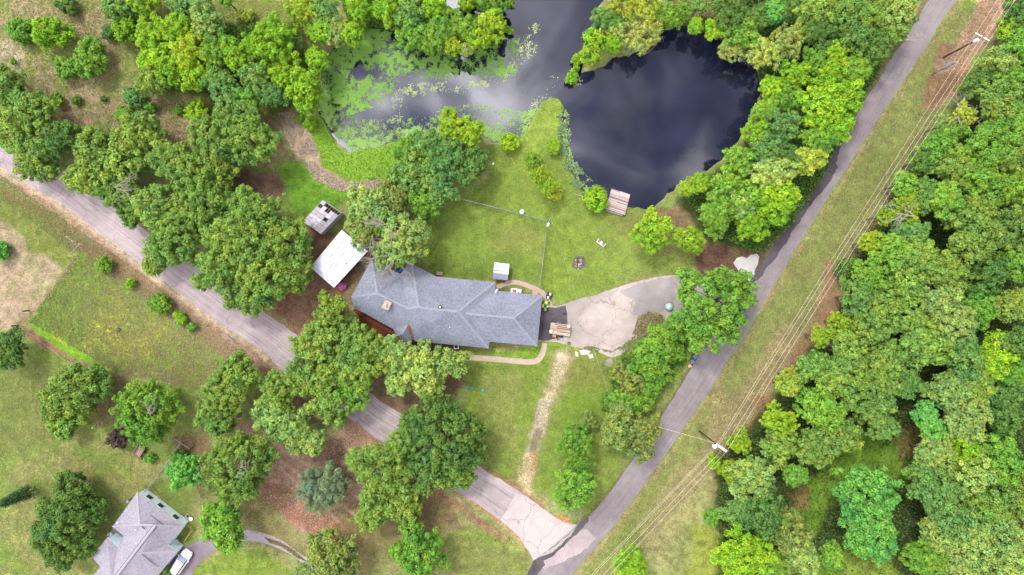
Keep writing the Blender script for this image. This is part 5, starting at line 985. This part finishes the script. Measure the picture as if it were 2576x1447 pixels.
q_ = P(1745, 1169, 10); 
for t, lb_ in ((.086, 'lower'),): pass

# ---------------------------------------------------------------- car
def car():
    c0 = R6(1372, 1252, 0); f = (R6(1478, 1098, .9) - R6(1266, 1406, .9)); rz = math.atan2(f.y, f.x)
    o = empty('parked_car', c0, 'white station wagon parked beside the neighbouring house', 'car', None, rz); mw = o.matrix_basis.copy()
    L, W = 4.7, 1.86
    # body: sections along x (x, half width, z bottom, z shoulder, z top(centre))
    secs = [(-2.35, .74, .45, .85, .92), (-2.25, .86, .35, 1.0, 1.08), (-1.6, .92, .3, 1.02, 1.12), (0, .93, .28, 1.0, 1.1), (1.0, .92, .28, .98, 1.06), (1.25, .91, .3, .96, 1.04), (1.9, .88, .32, .86, .95), (2.25, .78, .36, .72, .8), (2.38, .6, .42, .6, .66)]
    b = MB(); n = 8; vs = []
    for x, w, z0, zs, zt in secs:
        for y, z in ((w * .96, z0), (w, (z0 + zs) / 2), (w * .97, zs), (w * .75, zt), (-w * .75, zt), (-w * .97, zs), (-w, (z0 + zs) / 2), (-w * .96, z0)): vs.append(mw @ Vector((x, y, z)))
    fs = [(i * n + k, i * n + (k + 1) % n, (i + 1) * n + (k + 1) % n, (i + 1) * n + k) for i in range(len(secs) - 1) for k in range(n)]; fs += [tuple(range(n)), tuple(reversed(range((len(secs) - 1) * n, len(secs) * n)))]
    b.add(vs, fs); b.build('body', M['carwhite'], o, True, bevel=.03)
    # glasshouse
    def frustum(x0, x1, X0, X1, w0, w1, z0, z1, name, mt, bv=.04):
        v = [(x0, -w0, z0), (x1, -w0, z0), (x1, w0, z0), (x0, w0, z0), (X0, -w1, z1), (X1, -w1, z1), (X1, w1, z1), (X0, w1, z1)]; m_ = MB(); m_.add([mw @ Vector(t) for t in v], [(3, 2, 1, 0), (4, 5, 6, 7), (0, 1, 5, 4), (1, 2, 6, 5), (2, 3, 7, 6), (3, 0, 4, 7)]); return m_.build(name, mt, o, bevel=bv)
    frustum(-2.2, 1.3, -1.95, .55, .82, .66, 1.02, 1.58, 'windows', M['glass']); frustum(-2.0, .55, -1.9, .42, .68, .6, 1.56, 1.66, 'roof', M['carwhite'])
    v = [(1.28, -.76, 1.06), (1.28, .76, 1.06), (.60, .62, 1.585), (.60, -.62, 1.585)]; m_ = MB(); m_.add([mw @ (Vector(t) + Vector((.02, 0, .03))) for t in v], [(0, 1, 2, 3)]); m_.build('windscreen', mat('grey_blue_glass', (.18, .22, .27), rough=.1, noise=.1), o)
    for s in (-1, 1):
        m_ = MB(); m_.tube([mw @ Vector((-1.75, s * .6, 1.70)), mw @ Vector((.25, s * .6, 1.70))], .028, 5); m_.build('roof_rail', M['dark'], o)
        m_ = MB(); m_.box(mw @ Vector((.95, s * 1.03, 1.05)), (.16, .2, .14), rz); m_.build('mirror', M['carwhite'], o, bevel=.03)
        m_ = MB(); m_.box(mw @ Vector((2.18, s * .62, .72)), (.22, .3, .12), rz); m_.build('headlight', M['glass'], o, bevel=.02)
        for x in (-1.4, 1.45):
            a = mw @ Vector((x, s * .94, .33)); c = mw @ Vector((x, s * .74, .33)); w_ = MB().tube([a, c], .33, 16).build('wheel', M['dark'], o); MB().tube([a + (a - c) * .05, a], .2, 12).build('rim', M['steel'], w_)
    m_ = MB(); m_.box(mw @ Vector((1.9, 0, .965)), (.1, 1.1, .02), rz); m_.build('hood_vent', M['dark'], o)
    return o
car()

# ---- lawn tractor and mower
def loc_parts(o):
    mw = o.matrix_basis.copy(); rz = o.rotation_euler.z
    def part(name, mt, boxes=(), tubes=(), bevel=0, parent=None):
        m_ = MB()
        for c_, d_ in boxes: m_.box(mw @ Vector(c_), d_, rz)
        for ps, r_ in tubes: m_.tube([mw @ Vector(p) for p in ps], r_, 12)
        return m_.build(name, mt, parent or o, bevel=bevel)
    return part
tp = P(1372.5, 769, .5); o = empty('lawn_tractor', (tp.x, tp.y, 0), 'green and yellow lawn tractor by the top right house corner', 'lawn tractor', None, -1.70); pt = loc_parts(o)
pt('hood', M['green'], [((.55, 0, .68), (.72, .5, .36))], bevel=.1); pt('chassis', M['dark'], [((0, 0, .38), (1.7, .42, .2))]); pt('fender', M['green'], [((-.35, 0, .6), (.62, .86, .1))], bevel=.04); pt('seat', M['yellow'], [((-.55, 0, .78), (.42, .45, .1)), ((-.76, 0, .95), (.08, .42, .32))], bevel=.04)
pt('mower_deck', M['yellow'], [((.02, -.34, .28), (.75, .42, .12)), ((.02, .3, .28), (.6, .4, .12))], bevel=.05); pt('steering_wheel', M['dark'], tubes=[([(.08, 0, .98), (.05, 0, 1.01)], .19)]); pt('steering_column', M['dark'], tubes=[([(.2, 0, .7), (.08, 0, .98)], .03)])
for x, r_, w_ in ((-.5, .27, .2), (.65, .19, .14)):
    for s in (-1, 1): pt('wheel', M['dark'], tubes=[([(x, s * .42, r_), (x, s * (.42 + w_), r_)], r_)])
tp = P(1381, 744, .3); o = empty('garden_cart', (tp.x, tp.y, 0), 'black and white garden cart behind the lawn tractor', 'garden cart', None, 1.4); pt = loc_parts(o)
pt('tray', M['dark'], [((0, 0, .35), (1.2, .75, .08)), ((0, .36, .5), (1.2, .05, .25)), ((0, -.36, .5), (1.2, .05, .25))]); pt('load', M['white'], [((.3, -.15, .52), (.4, .32, .28)), ((-.35, .1, .5), (.35, .3, .25))], bevel=.06)
for s in (-1, 1): pt('wheel', M['dark'], tubes=[([(-.1, s * .42, .2), (-.1, s * .5, .2)], .2)])
# ---- flatbed with planks
c0 = R5(1195, 1058, .8); o = empty('flatbed_trailer', (c0.x, c0.y, 0), 'wooden flatbed trailer parked on the dark end of the driveway', 'trailer', None, -.137); pt = loc_parts(o); rg = random.Random(8); L_, W_ = 3.55, 1.95
pt('frame', M['pole'], [((0, 0, .6), (L_, W_ * .9, .1))]); wms = [mat('bed_pale', pc(205, 185, 165), noise=.3, scale=6), mat('bed_brown', pc(120, 92, 76), noise=.3, scale=6), mat('bed_tan', pc(185, 160, 138), noise=.3, scale=6)]
for i in range(13):
    y_ = -W_ / 2 + (i + .5) * W_ / 13; cut = rg.uniform(-1.2, 1.2) if rg.random() < .6 else None; w2 = W_ / 13 * .92
    if cut is None: pt('bed_board', rg.choice([wms[0], wms[2]]), [((0, y_, .68 + rg.uniform(0, .02)), (L_, w2, .04))])
    else: pt('bed_board', rg.choice([wms[0], wms[2]]), [(((cut - L_ / 2) / 2, y_, .68), (cut + L_ / 2 - .02, w2, .04))]); pt('bed_board', rg.choice(wms), [(((cut + L_ / 2) / 2, y_, .69), (L_ / 2 - cut, w2, .04))])
for s in (-1, 1):
    pt('wheel', M['dark'], tubes=[([(-.1, s * (W_ / 2 - .02), .33), (-.1, s * (W_ / 2 + .18), .33)], .33)]); pt('fender', M['dark'], [((-.1, s * (W_ / 2 + .12), .68), (.8, .25, .04))])
pt('tongue', M['pole'], [((-2.2, 0, .55), (1.0, .1, .1))])
for tx, ty, sx, mt_, lb_, nm in ((1075, 1080, .48, M['white'], 'white carton at the left end of the flatbed', 'carton'), (1136, 1090, .42, mat('cream_box', pc(240, 220, 165), noise=.08), 'cream box beside the white carton on the flatbed', 'box'), (1305, 1020, .5, mat('tangled_white', pc(240, 235, 215), noise=.2), 'white bag at the right end of the flatbed', 'bag')):
    p = R5(tx, ty, .9); q_ = MB().box((p.x, p.y, .87), (sx, sx * .85, .34), .3).build(nm, mt_, None, bevel=.05); tag(q_, lb_, nm)
p = R5(1120, 1142, .4); o = empty('leaf_blower', (p.x, p.y, 0), 'orange garden machine on the ground below the flatbed', 'garden machine', None, -.3); pt = loc_parts(o); pt('housing', M['orange'], [((0, 0, .28), (.6, .5, .4))], bevel=.12); pt('engine', M['dark'], [((.5, 0, .25), (.45, .42, .36))], bevel=.06); pt('handle', M['dark'], tubes=[([(-.1, .1, .4), (.2, -.5, .6), (.3, -.6, .55)], .025)])
p = R5(1185, 1148, .3); o = MB().box((p.x + .2, p.y, .2), (.9, .4, .35), -.2).build('tool_box', mat('dark_blue_plastic', pc(45, 55, 85), noise=.1), None, bevel=.05); tag(o, 'dark blue tool box beside the orange machine', 'tool box')
p = R5(1180, 966, .3); o = MB().box((p.x, p.y, .3), (.75, .3, .5), -.14).build('storage_tub', M['blue'], None, bevel=.06); tag(o, 'grey blue tub against the upper side of the flatbed', 'tub')
o = MB().tube([R5(930, 1090, .03), R5(1000, 1035, .03), R5(1075, 950, .03), R5(1160, 890, .03), R5(1245, 855, .03)], .03, 5).build('hose', M['dark']); tag(o, 'black hose lying across the dark driveway', 'hose')
p = R5(1250, 855, .1); b = MB(); rg = random.Random(2)
for i in range(7): a_ = rg.uniform(0, 6.28); b.tube([(p.x, p.y, .08), (p.x + .45 * math.cos(a_), p.y + .4 * math.sin(a_), .05 + .2 * rg.random())], .02, 4)
b.lathe((p.x, p.y, 0.02), [(.18, 0), (.16, .14), (.02, .16)], 8); tag(b.build('hose_reel', M['dark']), 'small dark hose sprinkler on the driveway', 'sprinkler')
# porch things at the curved path
p = R5(608, 563, .4); o = empty('picnic_cooler', (p.x, p.y, 0), 'red cooler in a white tray above the garage eave', 'cooler'); MB().box((p.x, p.y, .12), (1.2, .7, .24), -.08).build('tray', M['white'], o); MB().box((p.x + .02, p.y, .36), (.65, .45, .3), -.08).build('cooler_body', M['red'], o, bevel=.05)
p = R5(678, 566, .3); chair(p.x, p.y, -.3, 'white chair beside the red cooler at the garage eave', M['white'], None)
# ---- lawn chair pair
c0 = P(1512, 611, .4); o = empty('double_lawn_chair', (c0.x, c0.y, 0), 'grey double lawn chair on the lawn above the fire pit', 'lawn chair', None, -.66); pt = loc_parts(o); fm = mat('grey_mesh_fabric', pc(150, 145, 152), noise=.1)
for s in (-1, 1): pt('seat', fm, [((s * .42, 0, .42), (.5, .52, .06))], bevel=.02); pt('backrest', fm, [((s * .42, .3, .72), (.5, .07, .6))]); pt('armrest', M['white'], [((s * .74, 0, .62), (.07, .6, .05))])
pt('table', M['white'], [((0, 0, .5), (.3, .42, .04))]); pt('frame', M['white'], [((0, -.3, .38), (1.5, .05, .05)), ((0, .3, .38), (1.5, .05, .05))])
for s in (-1, 1):
    for u in (-1, 1): pt('leg', M['white'], [((s * .7, u * .28, .2), (.05, .05, .4))])
# ---- fire pit
c0 = P(1457, 661); sheet('ash_bed', [(1457 + 17 * math.cos(t) * (1 + .15 * math.sin(3 * t)), 661 + 18 * math.sin(t)) for t in [i * .3 for i in range(21)]], .02, M['ash'], 4, 15)
fp = empty('fire_pit', c0, 'burnt out fire pit with pale stones on the lawn', 'fire pit'); rg = random.Random(6); b = MB(); b2_ = MB()
for i in range(46):
    t = rg.uniform(0, 6.28); r_ = abs(rg.gauss(0, .45)); s = rg.uniform(.1, .24); (b if rg.random() < .5 else b2_).box((c0.x + r_ * math.cos(t), c0.y - .1 + r_ * 1.2 * math.sin(t), .06), (s, s * .8, s * .7), rg.uniform(0, 3), rg.uniform(0, 1))
b.build('stones', M['stone'], fp); b2_.build('burnt_wood', M['dark'], fp); MB().lathe((c0.x + .25, c0.y + .3, 0), [(.4, 0), (.3, .1), (.05, .14)], 10).build('ash_heap', mat('rust_ash', pc(175, 125, 100), noise=.4, scale=6), fp)
# ---- white tank by the fence, lids, bins
p = P(1313, 533, .4); o = empty('water_tank', (p.x, p.y, 0), 'white round tank just outside the upper fence', 'tank'); MB().lathe((p.x, p.y, 0), [(.34, 0), (.38, .1), (.38, .7), (.3, .82), (.02, .86)], 16).build('drum', M['white'], o); MB().lathe((p.x, p.y, .84), [(.09, 0), (.09, .08), (.01, .09)], 8).build('cap', M['dark'], o)
lm_ = mat('teal_plastic', pc(95, 165, 140), noise=.1)
for x, y, lb_ in ((1176, 975, 'left green septic lid'), (1187.5, 977, 'middle green septic lid'), (1214, 983, 'right green septic lid')):
    p = P(x, y, 0); o = MB().lathe(p, [(.33, 0), (.33, .1), (.26, .15), (.02, .17)], 18).build('septic_lid', lm_); tag(o, lb_ + ' in the front lawn', 'septic lid', 'septic lids')
for x, y, lb_ in ((1748.7, 897, 'upper grey blue wheeled trash bin at the road edge'), (1741.7, 910, 'lower grey blue wheeled trash bin at the road edge')):
    p = P(x, y, 1.0); o = empty('trash_bin', (p.x, p.y, 0), lb_, 'trash bin', 'trash bins', .55); pt = loc_parts(o)
    m_ = MB(); mw = o.matrix_basis; v = [(-.26, -.3, .02), (.26, -.3, .02), (.26, .26, .02), (-.26, .26, .02), (-.33, -.38, 1.0), (.33, -.38, 1.0), (.33, .34, 1.0), (-.33, .34, 1.0)]; m_.add([mw @ Vector(t) for t in v], [(3, 2, 1, 0), (4, 5, 6, 7), (0, 1, 5, 4), (1, 2, 6, 5), (2, 3, 7, 6), (3, 0, 4, 7)]); m_.build('bin_body', M['dark'], o)
    pt('lid', M['blue'], [((0, -.02, 1.05), (.7, .74, .09))], bevel=.04); pt('handle', M['dark'], tubes=[([(-.28, .42, 1.0), (.28, .42, 1.0)], .025)])
    for s in (-1, 1): pt('wheel', M['dark'], tubes=[([(s * .27, .3, .12), (s * .33, .3, .12)], .12)])
p = P(1735.5, 921, .3); b = MB(); b.box((p.x, p.y, .2), (.6, .5, .38), .5); tag(b.build('cardboard_box', mat('cardboard', pc(225, 180, 140), noise=.15), None, bevel=.03), 'open cardboard box below the trash bins', 'box')
p = P(1684, 772, .5); o = empty('garden_globe_tank', (p.x, p.y, 0), 'pale teal domed tank at the left edge of the big roadside tree', 'tank'); MB().lathe((p.x, p.y, 0), [(.65, 0), (.7, .5), (.55, .85), (.25, 1.0), (.02, 1.03)], 20).build('dome', mat('pale_teal', pc(170, 200, 195), rough=.3, noise=.08), o, True)
# ---- tilted box trailer of the neighbour
c0 = P(350, 1135, .7); o = empty('box_trailer', (c0.x, c0.y, 0), 'brown open box trailer with lowered ramp below the green tree', 'trailer', None, 1.03); pt = loc_parts(o); bw = mat('brown_bed', pc(150, 128, 122), noise=.35, scale=6)
pt('bed', bw, [((.1, 0, .5), (1.9, 1.3, .08))]); pt('side_board', M['wood'], [((.1, .66, .72), (1.9, .05, .4))]); pt('side_board', M['wood'], [((.1, -.66, .72), (1.9, .05, .4))]); pt('front_board', M['dark'], [((1.05, 0, .72), (.05, 1.3, .4))])
m_ = MB(); mw = o.matrix_basis
for i in range(6): y_ = -.68 + i * .272; m_.add([mw @ Vector(t) for t in ((-.86, y_ - .12, .54), (-.86, y_ + .12, .54), (-1.55, y_ + .12, .05), (-1.55, y_ - .12, .05))], [(0, 1, 2, 3)])
m_.build('ramp', mat('ramp_brown', pc(140, 105, 80), noise=.3), o); pt('lumber', M['newwood'], [((-.35, .05, .57), (.9, .09, .05)), ((-.5, -.3, .57), (.8, .08, .05))])
for s in (-1, 1): pt('wheel', M['dark'], tubes=[([(.15, s * .7, .28), (.15, s * .88, .28)], .28)])
pt('tongue', M['dark'], [((1.5, 0, .42), (.9, .08, .08))])
# ---- tall narrow conifer
base = P(92, 1230, 0); cf = empty('conifer_tree', base, 'tall narrow dark conifer standing alone at the left border', 'tree', 'garden trees'); MB().tube([base, base + Vector((0, 0, 8.2))], [.16, .03], 8).build('trunk', M['bark'], cf)
rng = np.random.RandomState(77); cc_ = []; rr_ = []
for i in range(130):
    z = 1.2 + 7.2 * (i / 130) ** .9; t = i * 2.4; R_ = 1.55 * (1 - (z - 1.2) / 8.2) ** .7; cc_.append((base.x + R_ * math.cos(t) * rng.uniform(.3, 1), base.y + R_ * math.sin(t) * rng.uniform(.3, 1), z)); rr_.append(.42)
V, F, col = leaves(np.array(cc_), np.array(rr_), 60, .2, rng, .1, aspect=.45); V = V - np.array(base); me = np_mesh('crown', V, F, M['leaf'], col); o = bpy.data.objects.new('crown', me); C.objects.link(o); o.parent = cf; o.color = (.06, .11, .04, 1)
# ---- clipped bushes, brush pile, boulders, slabs, small litter
for x, y, r_ in ((373, 1241, 9), (408, 1265, 9), (458, 1302, 8)): pass
bp_ = scatter('brush_pile', "1592,840 1604,800 1630,784 1664,792 1672,812 1652,832 1620,846", 6000, .26, [(.26, .21, .12), (.20, .15, .09), (.13, .14, .05)], 61, (0, .5), flat=.25, clump=lambda x, y: .8 * fbm(x, y, 10, 3, 40)) if False else None
sheet('brown_brush_ground', pts("1592,840 1604,800 1630,784 1664,792 1672,812 1652,832 1620,846"), .019, mat('brush_soil', pc(138, 124, 92), noise=.4, scale=3, speckle=.4, sp_scale=10), 5, 16)
HARD_SAVE = HARD[:]; HARD.clear()
tag(scatter('brush_pile', "1592,840 1604,800 1630,784 1664,792 1672,812 1652,832 1620,846", 3600, .24, [(.26, .21, .12), (.20, .16, .09), (.15, .16, .05)], 61, (0.02, .5), flat=.25, clump=lambda x, y: .5 * fbm(x, y, 10, 3, 40)), 'low brown brush spread on the driveway edge', 'brush', kind='stuff')
tag(scatter('road_edge_weeds', "1590,880 1540,901 1505,887 1446,873 1401,860 1400,852 1440,862 1500,874 1540,884 1570,866 1600,840 1640,826 1620,850", 2600, .2, [(.13, .17, .04), (.20, .18, .09), (.10, .15, .03)], 62, (0.01, .12), flat=.5, mask=lambda x, y: sstep(.5, .6, fbm(x, y, 14, 3, 41))), 'weeds growing over the lower driveway edge', 'weeds', kind='stuff')
tag(scatter('drive_grass', "665,1352 700,1362 740,1385 770,1412 750,1404 710,1376 680,1366", 1800, .2, None, 63, (0.02, .1), flat=.4), 'grass wedge growing through the curved driveway', 'grass', kind='stuff')
HARD += HARD_SAVE
slab = mat('broken_slab', pc(205, 196, 186), noise=.2, scale=2)
for i, (ps, lb_) in enumerate((("1457,882 1472,878 1487,884 1480,892 1462,893", 'largest broken slab below the driveway'), ("1478,893 1490,890 1494,900 1484,903", 'small broken slab, rightmost below the driveway'), ("1446,884 1454,886 1456,898 1448,896", 'narrow broken slab, leftmost below the driveway'))):
    o = MB().prism(ccw([tuple(P(*q_)[:2]) for q_ in pts(ps)]), 0, .1).build('concrete_slab', slab); tag(o, lb_, 'concrete slab', 'broken slabs')
sheet('gravel_spill', pts("1524,905 1536,902 1543,912 1536,924 1522,920"), .012, gravel, 3, 17)
rg = random.Random(31)
for x, y, s, lb_ in ((378, 829 - 1, .2, None), (298, 832, .45, 'dark grey rock in the yellow green field'), (379, 829, .4, None), (1241, 412, .17, 'small white stone on the lawn below the pond'), (2570, 2, .1, None), (1876, 769.5, .3, 'white litter scrap by the right border of the verge'), (569, 1316, .2, None)):
    if lb_:
        if 'field' in lb_: x, y = 298, 696 + 134 - 0
        p = P(x, y); b = MB().lathe(p, [(s, 0), (s * .95, s * .5), (s * .4, s * .8), (.01, s * .85)], 7); tag(b.build('stone', M['ash'] if 'dark' in lb_ else M['white']), lb_, 'stone')

for o in scene.objects:
    if o.parent is None and 'label' in o and len(o['label'].replace(',', ' ').split()) > 16: o['label'] = o['label'].replace('pale yellow green', 'pale yellow').replace('very large', 'huge')
